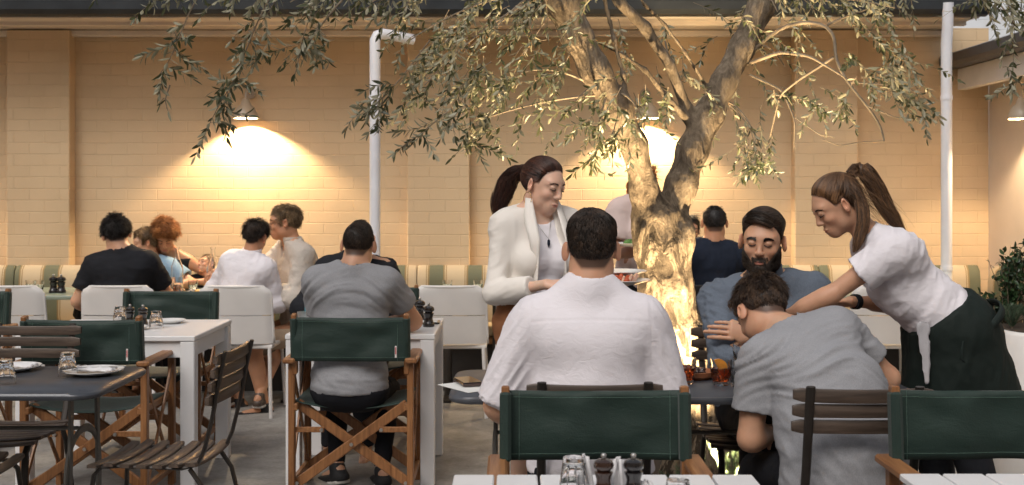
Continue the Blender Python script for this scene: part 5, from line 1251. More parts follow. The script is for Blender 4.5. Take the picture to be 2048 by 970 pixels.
f.torso((0, 0, .55), (0, .06, .82), (-.04, .13, 1.02), (-.035, .20, 1.125), look(14, 36), sh_w=.17); f.arm(1, (.15, .40, .80), (.8, .2, .5), ((0, 1, 0), (0, 0, 1), {'fine': .006})); f.arm(-1, (-.22, .22, .80), (-.8, .1, .5), ((.3, 1, 0), (0, 0, 1), {'fine': .006})); f.leg(-1, (-.1, .4, .08), (0, 2, .7)); f.leg(1, (.1, .4, .08), (0, 2, .7)); f.build_body(.013)
f.cloth('black_singlet', C_BLACK, ('torso',), .008, .012, [plane(f.nk-np.array([0, 0, .05]), (0, .2, 1))]); trousers(f, C_DENIM, .58)
hair(f, H_GINGER, 4200, .085, .034, None, lift=.55, curl=1.0, cf=1.35, r=.0016, seed=18, rnd=.55, m=10); brow(f, H_BROWN); lashes(f, H_DARK)
f = Figure('laughing toddler with tilted-back head between the two bottles', (-2.24, 8.56, 0), 180, SK, .66)
f.torso((0, 0, .58), (0, .03, .73), (0, .05, .83), (.01, .08, .915), look(-42, -22, 8), sh_w=.16, bulk=.95); f.arm(1, (.1, .25, .80), (.6, .2, .5)); f.arm(-1, (-.1, .25, .80), (-.6, .2, .5)); f.leg(-1, (-.1, .3, .45), (0, 2, .7)); f.leg(1, (.1, .3, .45), (0, 2, .7)); f.build_body(.012)
tee(f, C_BLACK, .5, h=.011, sleeve=.6, name='dark_t_shirt'); hair(f, H_SAND, 1200, .028, .008, None, lift=.35, seed=19, curl=.3); trousers(f, C_DENIM, .58); brow(f, H_SAND); lashes(f, H_DARK)
f = Figure('boy with dark tousled hair in a white shirt, seen from behind beside his father', (-1.82, 7.56, 0), -10, SK2, .86)
f.torso((0, 0, .55), (.03, .05, .82), (.075, .09, 1.03), (.10, .12, 1.16), look(-18, 6, 8), sh_w=.155, bulk=.98, face=False); f.arm(1, (.12, .30, .80), (.4, .0, .4), ((-.5, .8, 0), (0, 0, 1), {'fine': .006})); f.arm(-1, (-.16, .33, .82), (-.45, .1, .4), ((0, 1, 0), (0, 0, 1), {'fine': .006}))
f.leg(-1, (-.12, .10, .10), (-.3, 2, .9)); f.leg(1, (.16, .02, .12), (.3, 2, .8)); f.line = HAIR_SHORT; f.build_body(.012)
tee(f, C_WHITE, .46, long=True, cuff=.9, inf=.02, amp=.007, fold=folds((10, 7, 6), 9), h=.010, name='white_shirt', loose=.018); collar(f, C_WHITE); trousers(f, fabric('khaki', (.22, .16, .11)), .56, short=True); shoe(f, -1, C_SOLE, M['slat']); shoe(f, 1, C_SOLE, M['slat'])
hair(f, H_DARK, 3200, .050, .018, HAIR_SHORT, lift=.45, curl=.6, cf=1.2, r=.0013, seed=20, rnd=.45)
f = Figure('man in a beige linen shirt with greying curls, in profile, reaching towards the toddler', (-1.44, 7.95, -.045), 118, SK2, 1.0)
f.torso((0, 0, .57), (0, .04, .92), (-.02, .09, 1.145), (-.02, .145, 1.285), look(-16, 4), sh_w=.195, bulk=1.05)
f.arm(1, (.16, .50, .98), (.4, .1, .6), ((.1, .8, -.2), (0, 0, 1), {'fine': .006})); f.arm(-1, (-.05, .28, .83), (-.6, .0, .5), ((.3, 1, -.3), (0, 0, 1), {'fine': .006}))
f.leg(-1, (-.22, .34, .09), (-.4, 2, .8)); f.leg(1, (.05, .44, .09), (.1, 2, .7)); f.build_body(.012)
tee(f, C_LINEN, .48, long=True, cuff=.5, inf=.02, amp=.008, fold=folds((9, 9, 9), 12), h=.0095, name='linen_shirt', vneck=.08, loose=.024); collar(f, C_LINEN, r=.072, open_=.6); trousers(f, fabric('beige_shorts', (.42, .32, .23)), .58, short=True); shoe(f, -1); shoe(f, 1)
hair(f, H_SAND, 3400, .050, .013, [(-.12, -.075), (-.07, -.068), (-.035, -.03), (-.012, .02), (.012, .016), (.026, -.0), (.038, .045), (.06, .078), (.12, .085)], lift=.35, curl=.7, cf=1.3, r=.0013, seed=21, rnd=.35); brow(f, H_SAND); lashes(f, H_DARK)
MB().box(f.nk+f.fw*.135-np.array([0, 0, .20]), (.05, .012, .04), ch=.005).build('sunglasses', C_BLACK, f.root)
# ================================================================= the olive tree
def bark_mat():
    t = NT('olive_bark'); a = t.noise(9, 7, (1, 1, .45), rough=.7, dist=1.2); b = t.noise(26, 6, (1, 1, .3), rough=.7, dist=.8); c = t.noise(2.2, 3)
    col = t.ramp(b, [(.30, (.07, .052, .035)), (.5, (.165, .128, .09)), (.75, (.32, .26, .19))])
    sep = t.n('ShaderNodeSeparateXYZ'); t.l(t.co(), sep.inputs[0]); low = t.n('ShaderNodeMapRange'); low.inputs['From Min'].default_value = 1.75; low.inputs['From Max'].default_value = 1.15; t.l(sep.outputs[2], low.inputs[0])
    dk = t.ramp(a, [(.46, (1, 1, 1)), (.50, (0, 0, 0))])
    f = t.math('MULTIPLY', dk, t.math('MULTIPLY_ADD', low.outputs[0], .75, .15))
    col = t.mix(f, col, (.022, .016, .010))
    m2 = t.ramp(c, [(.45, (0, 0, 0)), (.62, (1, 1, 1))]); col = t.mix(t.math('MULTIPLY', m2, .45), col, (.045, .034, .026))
    t.l(col, t.b.inputs['Base Color']); t.b.inputs['Roughness'].default_value = .85; t.b.inputs['Specular IOR Level'].default_value = .2
    t.bump(t.math('ADD', t.math('MULTIPLY', a, 1.6), t.math('MULTIPLY', b, .8)), .8, .02); return t.m
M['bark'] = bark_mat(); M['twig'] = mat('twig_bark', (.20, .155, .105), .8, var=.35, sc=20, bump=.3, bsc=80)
TD = 5.8
tree = thing('olive_tree', 'gnarled olive tree lit from below, its forked trunk rising among the tables', 'tree', (float(px(1400, 0, TD)[0]), TD, 0))
def limb(pts, k=.05):                       # pts: (x, y, d, width px)
    L = []
    for (x, y, d, w_), (x2, y2, d2, w2) in zip(pts[:-1], pts[1:]):
        L.append(cap(px(x, y, d), px(x2, y2, d2), w_*.46/FPX*d, w2*.46/FPX*d2, k, tag_='t'))
    return L
TR = limb([(1402, 965, TD, 205), (1402, 910, TD, 150), (1392, 830, TD, 112), (1372, 740, TD, 108), (1350, 660, TD, 112), (1332, 580, TD, 112), (1322, 500, TD, 112), (1316, 440, TD, 108)], .06)
TR += limb([(1300, 455, TD, 66), (1288, 380, 5.77, 58), (1268, 290, 5.7, 56), (1232, 215, 5.62, 64), (1190, 140, 5.55, 64), (1152, 70, 5.5, 66), (1122, 5, 5.45, 70), (1085, -70, 5.4, 60), (1020, -170, 5.3, 48)])
TR += limb([(1340, 455, TD+.02, 66), (1362, 370, 5.85, 64), (1385, 300, 5.9, 66), (1418, 230, 5.95, 62), (1448, 165, 6.0, 56), (1484, 95, 6.05, 54), (1522, 15, 6.1, 56), (1560, -70, 6.15, 48), (1620, -170, 6.2, 38)])
TR += limb([(1405, 262, 5.95, 40), (1372, 215, 5.92, 27), (1340, 130, 5.85, 25), (1290, 55, 5.8, 28), (1240, 5, 5.75, 26), (1190, -60, 5.7, 22)], .02)
TR += limb([(1395, 265, 5.93, 30), (1362, 225, 5.87, 17), (1330, 190, 5.82, 15), (1290, 140, 5.75, 13), (1245, 110, 5.7, 11), (1190, 82, 5.6, 8)], .02)
TR += limb([(1414, 175, 5.97, 12), (1370, 105, 5.85, 10), (1330, 50, 5.78, 10), (1290, 10, 5.7, 10), (1240, -60, 5.6, 9)], .02)
TR += limb([(1258, 215, 5.65, 14), (1246, 150, 5.6, 12), (1228, 80, 5.6, 12), (1205, -20, 5.6, 14)], .02)
TR += limb([(1145, 45, 5.48, 40), (1160, -20, 5.5, 44), (1170, -80, 5.5, 40)], .03)
TR += [ell(px(1292, 470, TD-.05), (.06, .06, .08), .05), ell(px(1372, 470, TD-.02), (.05, .06, .09), .05)]
F_ = Field(np.min([p.lo for p in TR], 0)-.05, np.max([p.hi for p in TR], 0)+.05, .0125)
for p in TR: F_.op(p)
F_.cut(lambda X, Y, Z: -Z-.02)
V, Q = F_.mesh(); Nn = np.zeros_like(V); a, b, c, d = [V[Q[:, i]] for i in range(4)]; fn = np.cross(c-a, d-b)
for i in range(4): np.add.at(Nn, Q[:, i], fn)
Nn /= np.linalg.norm(Nn, axis=1, keepdims=True)+1e-9
lowk = np.clip((1.75-V[:, 2])/.7, .14, 1)
V = V+Nn*((ridged(V*np.array([12, 12, 2.6]), 191, 4)*.011+ridged(V*np.array([22, 22, 5]), 295, 3)*.005+fbm(V*6, 92, 3)*.006)*lowk-.003+fbm(V*40, 93, 2)*.002)[:, None]
V = V-np.array(tree.location)
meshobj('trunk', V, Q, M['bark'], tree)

gt = np.random.default_rng(21)
twigP = []; leafV = []
def leaf_add(p, d, n, L, w_):
    leafV.append((p, d, n, L, w_))
def twig(path, r0=.0022, leaves=True, dens=.024, start=.15, L=.058):
    path = np.array(path); twigP.append((path, r0))
    if not leaves: return
    seg = np.linalg.norm(np.diff(path, axis=0), axis=1); cum = np.concatenate([[0], np.cumsum(seg)]); T = cum[-1]; s_ = T*start; flip = gt.uniform(0, 3.14)
    while s_ < T:
        i = min(np.searchsorted(cum, s_)-1, len(seg)-1); i = max(i, 0); f_ = (s_-cum[i])/max(seg[i], 1e-6); p = path[i]+(path[i+1]-path[i])*f_; t_ = norm(path[i+1]-path[i]); u, w_, _ = frame(t_)
        flip += 1.57+gt.normal(0, .3)
        for sg in (-1, 1):
            if gt.random() < .14: continue
            o_ = (u*math.cos(flip)+w_*math.sin(flip))*sg; dr = norm(t_*gt.uniform(.5, 1.0)+o_*gt.uniform(.6, 1.0)+np.array([0, 0, -.22])+gt.normal(0, .12, 3)); nn = norm(np.cross(dr, np.cross(t_, dr))+gt.normal(0, .5, 3))
            leaf_add(p, dr, nn, L*gt.uniform(.62, 1.15)*(1-.25*(s_/T)), .0068*gt.uniform(.8, 1.2))
        s_ += dens*gt.uniform(.8, 1.3)
    leaf_add(path[-1], norm(path[-1]-path[-2]), norm(gt.normal(0, 1, 3)), L*.8, .0055)
def curve(a, b, sag, n=8, side=None):
    a = np.array(a); b = np.array(b); t = np.linspace(0, 1, n)[:, None]; s_ = np.array([0, 0, 1.])*sag; o_ = gt.normal(0, .02, 3)
    return a+(b-a)*t+(s_+o_)*4*t*(1-t)*.5
def cluster(cx, cy, rx, ry, d, n, dirx=0, L=.34, dd=.35, hub=None, leafL=.054):
    c = px(cx, cy, d)
    if hub is not None:
        h0 = px(*hub); path = curve(h0, px(cx, cy-ry*.6, d), .10, 12); twig(path, .006, leaves=False)
    for _ in range(int(n*(.62 if cx < 800 else .74 if cx < 1480 else 1.0)+.5)):
        a = gt.uniform(0, 6.28); q = math.sqrt(gt.uniform(0, 1)); e = px(cx+rx*q*math.cos(a), cy+ry*q*math.sin(a), d+gt.normal(0, dd*.5))
        l = L*gt.uniform(.6, 1.3); st = e+np.array([-dirx*l*gt.uniform(.3, 1.0)+gt.normal(0, .05), gt.normal(0, .10), l*gt.uniform(.25, .9)])
        path = curve(st, e, .05*gt.uniform(.3, 1.5)); twig(path, .0020, L=leafL)
        if gt.random() < .5:
            m_ = path[3]; e2 = m_+np.array([gt.normal(0, .10)+.05*dirx, gt.normal(0, .1), -gt.uniform(.04, .16)]); twig(curve(m_, e2, .02, 6), .0015, L=leafL*.9)
LH = (1110, -20, 5.45); RH = (1530, 0, 6.1); ML = (1215, 190, 5.6)
for a in [(925, 165, 120, 95, 5.2, 40, -.7, .34, .5, LH), (850, 215, 70, 75, 5.0, 17, -.8, .3, .4, LH), (820, 110, 60, 50, 5.1, 10, -.8, .3, .4, LH), (1010, 70, 140, 60, 5.3, 30, -.6, .34, .6, LH), (1040, 190, 70, 70, 5.3, 13, -.5, .3, .4, ML), (920, 275, 50, 35, 5.2, 8, -.5, .3, .3, ML),
          (1150, 240, 90, 60, 5.35, 14, -.5, .28, .4, ML), (1190, 300, 50, 26, 5.3, 5, -.6, .26, .3, ML), (1290, 280, 50, 50, 5.5, 8, .2, .26, .3, ML), (1330, 150, 90, 110, 5.9, 12, 0, .28, .5, (1340, 130, 5.85)), (1460, 250, 60, 60, 6.1, 9, .5, .28, .3, (1440, 180, 6.0)),
          (1525, 325, 42, 36, 5.9, 9, .3, .26, .3, (1440, 200, 6.0)), (1570, 175, 60, 70, 6.1, 7, .5, .3, .3, (1500, 100, 6.0)), (1555, 60, 80, 60, 6.0, 12, .6, .3, .4, RH), (1660, 25, 90, 35, 6.0, 12, .6, .3, .4, RH), (1790, 40, 90, 40, 5.6, 13, .6, .3, .4, RH),
          (1800, 180, 90, 55, 5.3, 15, .8, .26, .3, None), (1830, 235, 60, 34, 5.2, 9, .8, .24, .2, None), (1680, 235, 48, 34, 5.3, 7, .4, .2, .2, None), (2000, 30, 55, 42, 4.9, 10, .7, .3, .3, (1800, -60, 5.4)), (2040, 100, 30, 60, 4.8, 5, .6, .26, .2, (1900, -60, 5.2)), (2036, 180, 20, 22, 4.8, 2, .6, .2, .2, None),
          (740, 25, 110, 32, 5.0, 17, -.8, .3, .4, (1000, -80, 5.3)), (580, 25, 100, 34, 4.8, 15, -.8, .3, .4, (900, -80, 5.2)), (440, 15, 110, 26, 4.7, 11, -.8, .3, .4, (800, -80, 5.0)), (280, 10, 70, 26, 4.6, 7, -.8, .26, .3, (700, -80, 5.0)), (185, 0, 30, 10, 4.6, 2, -.8, .2, .2, None),
          (610, 120, 60, 40, 4.9, 8, -.4, .28, .3, (760, -60, 5.0)), (540, 110, 30, 40, 4.9, 4, -.4, .28, .3, None)]:
    cluster(*a)
def spray(pts, n, L=.16, leafL=.060, r=.0032):        # one hanging branch with side twigs
    P_ = np.array([px(*q) for q in pts]); t = np.linspace(0, 1, len(P_)); tt = np.linspace(0, 1, 18); c = np.stack([np.interp(tt, t, P_[:, i]) for i in range(3)], 1)
    for _ in range(3): c[1:-1] = (c[:-2]+2*c[1:-1]+c[2:])/4
    twig(c, r, start=.55, L=leafL)
    for _ in range(n):
        k = int(gt.uniform(.3, .98)*17); b = c[k]; e = b+np.array([gt.normal(0, L*.5), gt.normal(0, L*.45), -abs(gt.normal(.4, .35))*L]); twig(curve(b, e, .012, 6), .0014, L=leafL, dens=.017)
spray([(420, -40, 4.6), (385, 10, 4.6), (360, 70, 4.6), (340, 120, 4.6), (318, 150, 4.6)], 9, .12)
spray([(340, 170, 4.6), (330, 200, 4.6), (336, 222, 4.6)], 1, .05)
spray([(560, -40, 4.7), (520, 30, 4.7), (492, 100, 4.7), (470, 160, 4.7), (440, 205, 4.7), (412, 262, 4.7)], 18, .11)
spray([(640, -20, 4.8), (610, 60, 4.8), (590, 150, 4.8)], 5)
spray([(860, 80, 5.0), (800, 160, 5.0), (755, 205, 4.95), (728, 232, 4.9)], 9)
spray([(900, 220, 5.0), (850, 260, 4.95), (790, 305, 4.9)], 6)
spray([(1000, 180, 5.2), (970, 250, 5.2), (905, 315, 5.2)], 6)
spray([(1240, 215, 5.5), (1225, 270, 5.4), (1175, 322, 5.3)], 6)
spray([(1450, 200, 6.0), (1500, 250, 5.9), (1515, 320, 5.85), (1500, 350, 5.8)], 6)
for pts, r in (([(1500, 112, 6.05), (1545, 62, 5.9), (1600, 42, 5.8), (1655, 48, 5.7), (1672, 80, 5.65), (1668, 112, 5.6), (1690, 160, 5.5), (1735, 212, 5.4), (1762, 250, 5.35), (1768, 282, 5.3)], .010), ([(1655, 50, 5.7), (1690, 34, 5.7), (1735, 18, 5.7)], .006), ([(1490, 130, 6.05), (1560, 104, 5.8), (1620, 112, 5.6), (1690, 155, 5.5)], .010), ([(1668, 115, 5.6), (1600, 158, 5.7), (1560, 190, 5.8), (1536, 290, 5.9)], .007),
               ([(1768, 282, 5.3), (1720, 284, 5.3), (1680, 292, 5.3), (1645, 278, 5.3)], .003), ([(1500, 150, 6.0), (1565, 180, 5.8), (1590, 240, 5.7), (1588, 300, 5.7)], .006), ([(1700, 165, 5.5), (1780, 170, 5.4), (1860, 190, 5.3)], .004), ([(1735, 212, 5.4), (1790, 235, 5.3), (1870, 240, 5.2)], .004), ([(1590, 235, 5.7), (1640, 270, 5.5), (1668, 275, 5.4)], .003)):
    P_ = np.array([px(*q) for q in pts]); t = np.linspace(0, 1, len(P_)); tt = np.linspace(0, 1, 24); c = np.stack([np.interp(tt, t, P_[:, i]) for i in range(3)], 1)
    for _ in range(2): c[1:-1] = (c[:-2]+2*c[1:-1]+c[2:])/4
    twig(c, r, leaves=False)
# unseen crown above the frame keeps the shade of the tree
for _ in range(70):
    a = gt.uniform(0, 6.28); q = math.sqrt(gt.uniform(0, 1)); e = px(1300, -200, 5.7)+np.array([1.9*q*math.cos(a), 1.3*q*math.sin(a), gt.uniform(0, .8)]); twig(curve(e+np.array([0, 0, .2]), e, .05), .002)
to = np.array(tree.location); big = MB(); V_ = []; F2 = []; n0 = 0
for path, r in sorted(twigP, key=lambda q: -q[1]):
    if r >= .003:
        tv, tf = tubes(path[None], r, n=7, taper=.45); meshobj('branch', tv-to, tf, M['twig'], tree); continue
    tv, tf = tubes(path[None], r, n=(4 if r < .004 else 7), taper=.45); V_.append(tv-to); F2.append(tf+n0); n0 += len(tv)
meshobj('twigs', np.concatenate(V_), np.concatenate(F2), M['twig'], tree)['kind'] = 'stuff'
def leaf_mat():
    t = NT('olive_leaf'); a = t.n('ShaderNodeAttribute', attribute_name='v'); g_ = t.n('ShaderNodeNewGeometry')
    top = t.ramp(a.outputs['Fac'], [(0, (.022, .034, .018)), (1, (.085, .095, .045))]); und = t.ramp(a.outputs['Fac'], [(0, (.22, .21, .14)), (1, (.36, .335, .23))])
    t.l(t.mix(g_.outputs['Backfacing'], top, und), t.b.inputs['Base Color']); t.b.inputs['Roughness'].default_value = .42
    tr = t.n('ShaderNodeBsdfTranslucent'); tr.inputs[0].default_value = (.16, .17, .05, 1); mx = t.n('ShaderNodeMixShader'); mx.inputs[0].default_value = .18; t.l(t.b.outputs[0], mx.inputs[1]); t.l(tr.outputs[0], mx.inputs[2]); t.l(mx.outputs[0], t.o.inputs[0]); return t.m
P0 = np.array([l[0] for l in leafV])-to; D0 = np.array([l[1] for l in leafV]); N0 = np.array([l[2] for l in leafV]); L0 = np.array([l[3] for l in leafV])[:, None]; W0 = np.array([l[4] for l in leafV])[:, None]
N0 = N0-D0*(N0*D0).sum(1, keepdims=True); N0 /= np.linalg.norm(N0, axis=1, keepdims=True); S0 = np.cross(D0, N0); bend = gt.uniform(-.12, .25, (len(P0), 1)); V_ = []
prof = [(0, .12), (.22, .75), (.5, 1.0), (.78, .7), (1.0, .05)]
for t_, w_ in prof:
    c = P0+D0*L0*t_-N0*L0*bend*t_*t_
    V_ += [c-S0*W0*w_+N0*W0*.35*w_, c, c+S0*W0*w_+N0*W0*.35*w_]
V_ = np.stack(V_, 1).reshape(-1, 3); b = (np.arange(len(P0))*15)[:, None]; F2 = []
for i in range(4):
    for j in range(2): F2.append(b+np.array([[i*3+j, i*3+j+1, (i+1)*3+j+1, (i+1)*3+j]]))
F2 = np.stack(F2, 1).reshape(-1, 4)
meshobj('foliage', V_, F2, leaf_mat(), tree, {'v': np.repeat(gt.uniform(0, 1, len(P0)), 15)})
# ground spot light that lights the trunk (real fixture at the foot of the tree)
def uplight(loc, aim, power, ang, label):
    t = thing('ground_spotlight', label, 'light', loc, group='spotlights at the foot of the tree')
    d = norm(np.array(aim)-np.array(loc)); u, w_, _ = frame(d)
    MB().tube([-d*.05, d*.035], .036, 16).build('housing', M['bronze'], t); MB().tube([d*.036, d*.038], .030, 16).build('lens', M['bulb_on'], t); MB().tube([(0, 0, -loc[2]), (0, 0, -.02)], .008, 8).build('spike', M['bronze'], t)
    l = bpy.data.lights.new('spot_light', 'SPOT'); l.energy = power; l.color = (1, .74, .42); l.spot_size = R(ang); l.spot_blend = .6; l.shadow_soft_size = .02
    o = bpy.data.objects.new('spot_light', l); C.objects.link(o); o.parent = t; o.location = tuple(d*.045); o.rotation_euler = Vector(-d).to_track_quat('Z', 'Y').to_euler()
uplight((1.02, 5.22, .08), (.80, 5.72, 1.5), 620, 88, 'small ground spotlight in front of the trunk, to the right of its foot')
uplight((.42, 5.42, .08), (.75, 5.8, 1.6), 380, 80, 'small ground spotlight at the left foot of the trunk')
# bed at the foot of the tree with rosemary
M['soil'] = mat('soil', (.045, .032, .022), .95, var=.4, sc=30, bump=.6, bsc=60)
gs = MB(); a = np.linspace(0, 2*math.pi, 33)[:-1]; gs.prism([(.95+.62*math.cos(q)*(1+.05*math.sin(3*q)), 5.75+.55*math.sin(q)) for q in a], .004, .03, .02)
tag(gs.build('tree_bed', M['soil']), kind='structure')
M['rose'] = mat('rosemary_leaf', (.05, .085, .045), .6, var=.4, sc=30)
def rosemary(loc, h, seed, label, n=10, grp='rosemary tufts in the tree bed', leafc='rose'):
    g = np.random.default_rng(seed); t = thing('rosemary', label, 'plant', loc, group=grp); st = []; lv = []
    for _ in range(n):
        a = g.uniform(0, 6.28); l = h*g.uniform(.6, 1.1); c = np.array([[math.cos(a)*l*.45*q**1.3, math.sin(a)*l*.45*q**1.3, l*q] for q in np.linspace(0, 1, 7)]); st.append(c)
        for q in np.linspace(.15, 1, int(l/.007)):
            p = np.array([np.interp(q, np.linspace(0, 1, 7), c[:, i]) for i in range(3)])
            for k in range(3): b_ = g.uniform(0, 6.28); d = norm(np.array([math.cos(b_), math.sin(b_), .8])); lv.append(np.stack([p, p+d*.012, p+d*.024]))
    v, f_ = tubes(np.array(st), .002); meshobj('stems', v, f_, M['twig'], t); v, f_ = tubes(np.array(lv), .0016); meshobj('leaves', v, f_, M[leafc], t)
rosemary((1.02, 5.32, .03), .26, 1, 'rosemary tuft in front of the lit trunk, beside the black table leg', 12); rosemary((.72, 5.30, .03), .14, 2, 'low rosemary tuft between the green chair and the trunk foot', 10); rosemary((1.18, 5.38, .03), .20, 3, 'rosemary tuft just right of the trunk, near the dark trousers', 12)
# planter with shrub at the right edge
M['plaster'] = mat('white_plaster', (.74, .72, .70), .7, var=.06, bump=.15, bsc=20)
pl = thing('planter', 'large white planter box cut off by the right edge of the picture', 'planter', (2.75, 5.9, 0))
MB().prism([(x*.42, y*.6) for x, y in rrect(2, 2, .35, 6)], .0, .79, .015).build('box', M['plaster'], pl, auto=50); MB().prism([(x*.38, y*.56) for x, y in rrect(2, 2, .35, 6)], .78, .797, .004).build('soil', M['soil'], pl)
def leaf_mat2():
    t = NT('shrub_leaf'); a = t.n('ShaderNodeAttribute', attribute_name='v'); t.l(t.ramp(a.outputs['Fac'], [(0, (.012, .035, .014)), (1, (.045, .085, .03))]), t.b.inputs['Base Color']); t.b.inputs['Roughness'].default_value = .35; return t.m
def shrub(loc, label):
    g = np.random.default_rng(5); t = thing('shrub', label, 'plant', loc); st = []; lp_ = []
    for cc in ((.06, 0, .30, .11), (.07, -.05, .22, .11), (-.06, 0, .12, .08), (.09, .1, .30, .11), (.14, 0, .38, .09), (.0, .0, .10, .13), (.16, .05, .18, .12), (.2, 0, .28, .12)):
        for _ in range(16):
            e = np.array(cc[:3])+g.normal(0, cc[3]*.45, 3); s0 = np.array([cc[0]*.5, cc[1]*.5, max(cc[2]-.18, 0)]); p = curve(s0, e, .0, 6); st.append(p[:6])
            for q in range(9): b_ = p[-1]+(p[2]-p[-1])*g.uniform(0, 1); d = norm(g.normal(0, 1, 3)+np.array([0, 0, .4])); lp_.append((b_, d, norm(g.normal(0, 1, 3)+np.array([0, -.5, 1])), (.032*g.uniform(.7, 1.2)), .009))
    v, f_ = tubes(np.array(st), .003); meshobj('stems', v, f_, M['twig'], t)
    P0 = np.array([l[0] for l in lp_]); D0 = np.array([l[1] for l in lp_]); N0 = np.array([l[2] for l in lp_]); L0 = np.array([l[3] for l in lp_])[:, None]; W0 = np.array([l[4] for l in lp_])[:, None]
    N0 = N0-D0*(N0*D0).sum(1, keepdims=True); N0 /= np.linalg.norm(N0, axis=1, keepdims=True); S0 = np.cross(D0, N0); V_ = []
    for t_, w_ in prof: c = P0+D0*L0*t_-N0*L0*.2*t_*t_; V_ += [c-S0*W0*w_+N0*W0*.3*w_, c, c+S0*W0*w_+N0*W0*.3*w_]
    V_ = np.stack(V_, 1).reshape(-1, 3); b = (np.arange(len(P0))*15)[:, None]; F2 = np.stack([b+np.array([[i*3+j, i*3+j+1, (i+1)*3+j+1, (i+1)*3+j]]) for i in range(4) for j in range(2)], 1).reshape(-1, 4)
    meshobj('foliage', V_, F2, leaf_mat2(), t, {'v': np.repeat(g.uniform(0, 1, len(P0)), 15)})
shrub((2.44, 5.75, .79), 'dark glossy leaved shrub in the white planter at the right edge')
for i, (x, y) in enumerate(((2.40, 5.52), (2.50, 5.55), (2.46, 5.70))): rosemary((x, y, .795), .10, 10+i, ('grey green herb cushion on the front rim of the white planter, leftmost of three', 'grey green herb cushion on the front of the white planter, middle of three', 'grey green herb cushion in the white planter under the shrub, furthest back')[i], 16, 'low herbs in the planter')
# ================================================================= things on the tables
def glass_mat(name, col=(1, 1, 1), rough=.02):
    t = NT(name); t.b.inputs['Base Color'].default_value = (*col, 1); t.b.inputs['Transmission Weight'].default_value = 1; t.b.inputs['Roughness'].default_value = rough; t.b.inputs['IOR'].default_value = 1.46; return t.m
M['glass'] = glass_mat('clear_glass'); M['glass_g'] = glass_mat('green_glass', (.10, .32, .16)); M['amber'] = glass_mat('amber_drink', (.85, .16, .03)); M['water'] = glass_mat('water', (.95, .98, 1)); M['milky'] = glass_mat('milky_plastic', (.9, .9, .9), .4)
M['china'] = mat('white_china', (.74, .73, .71), .18, var=.02, coat=.4); M['napkin'] = fabric('white_napkin', (.72, .71, .72), .03, crease=.3)
M['mill_black'] = mat('mill_black_lacquer', (.012, .010, .010), .18, var=.2, coat=.8); M['mill_brown'] = mat('mill_brown_lacquer', (.035, .014, .008), .2, var=.3, coat=.8)
M['orange'] = mat('orange_slice', (.75, .30, .04), .4, var=.15, sc=60); M['olive'] = mat('dark_olives', (.035, .018, .016), .25, var=.5, sc=40, coat=.4); M['terra'] = mat('terracotta', (.32, .12, .05), .5, var=.15, coat=.3)
M['food_red'] = mat('tomato_food', (.42, .07, .02), .4, var=.4, sc=60); M['food_green'] = mat('salad_leaves', (.10, .22, .05), .5, var=.5, sc=50); M['food_gold'] = mat('golden_food', (.55, .33, .10), .5, var=.4, sc=50); M['paper'] = mat('paper', (.72, .72, .70), .8, var=.03)
M['screen'] = mat('phone_glass', (.008, .008, .010), .08, var=0, coat=1)
def tumbler(label, loc, inverted=True, r=.036, h=.088, group='upturned glass tumblers', cup=None):
    t = thing('glass_tumbler', label, 'glass', loc, group=group); rb, rt = r*.72, r
    n = 18; o_ = [(rb, 0), (rb*1.04, h*.12), (rb*1.02, h*.15), (rt*.985, h*.72), (rt, h*.80), (rt, h)]; i_ = [(rt-.0018, h), (rt-.0025, h*.75), (rb-.0028, h*.17), (rb*.5, h*.13), (.0005, h*.13)]
    P_ = [(.0005, 0)]+o_+i_
    if inverted: P_ = [(a, h-b) for a, b in P_]
    MB().lathe(P_, n, facet=.0, close=False).build('wall', M['glass'] if cup is None else cup, t, auto=60)
    rid = MB()
    for k in range(9):
        a = 2*math.pi*k/9; za, zb = (.16*h, .70*h); ra, rc = rb*1.0, rt*.98
        if inverted: za, zb = h-za, h-zb
        rid.tube([(ra*math.cos(a), ra*math.sin(a), za), (rc*math.cos(a), rc*math.sin(a), zb)], [.0022, .0010], 5)
    if cup is None: rid.build('facets', M['glass'], t, smooth=True)
    return t
def mill(label, loc, m, h=.098, group='salt and pepper mills'):
    t = thing('pepper_mill', label, 'mill', loc, group=group); s_ = h/.098
    MB().lathe([(q*s_, z*s_) for q, z in [(.0005, 0), (.0235, 0), (.025, .003), (.025, .012), (.0215, .018), (.0175, .032), (.0170, .040), (.020, .050), (.0225, .055), (.0225, .058), (.017, .0605), (.0005, .0605)]], 24).build('body', m, t, auto=40)
    MB().lathe([(q*s_, z*s_) for q, z in [(.0005, .0615), (.016, .0615), (.0235, .068), (.0245, .074), (.0215, .083), (.013, .088), (.006, .0895), (.0005, .090)]], 24).build('head', m, t, auto=40)
    MB().lathe([(q*s_, z*s_) for q, z in [(.0005, .0895), (.006, .0895), (.0045, .092), (.0065, .0945), (.007, .098), (.005, .101), (.0005, .102)]], 14).build('knob', M['steel'], t, smooth=True); return t
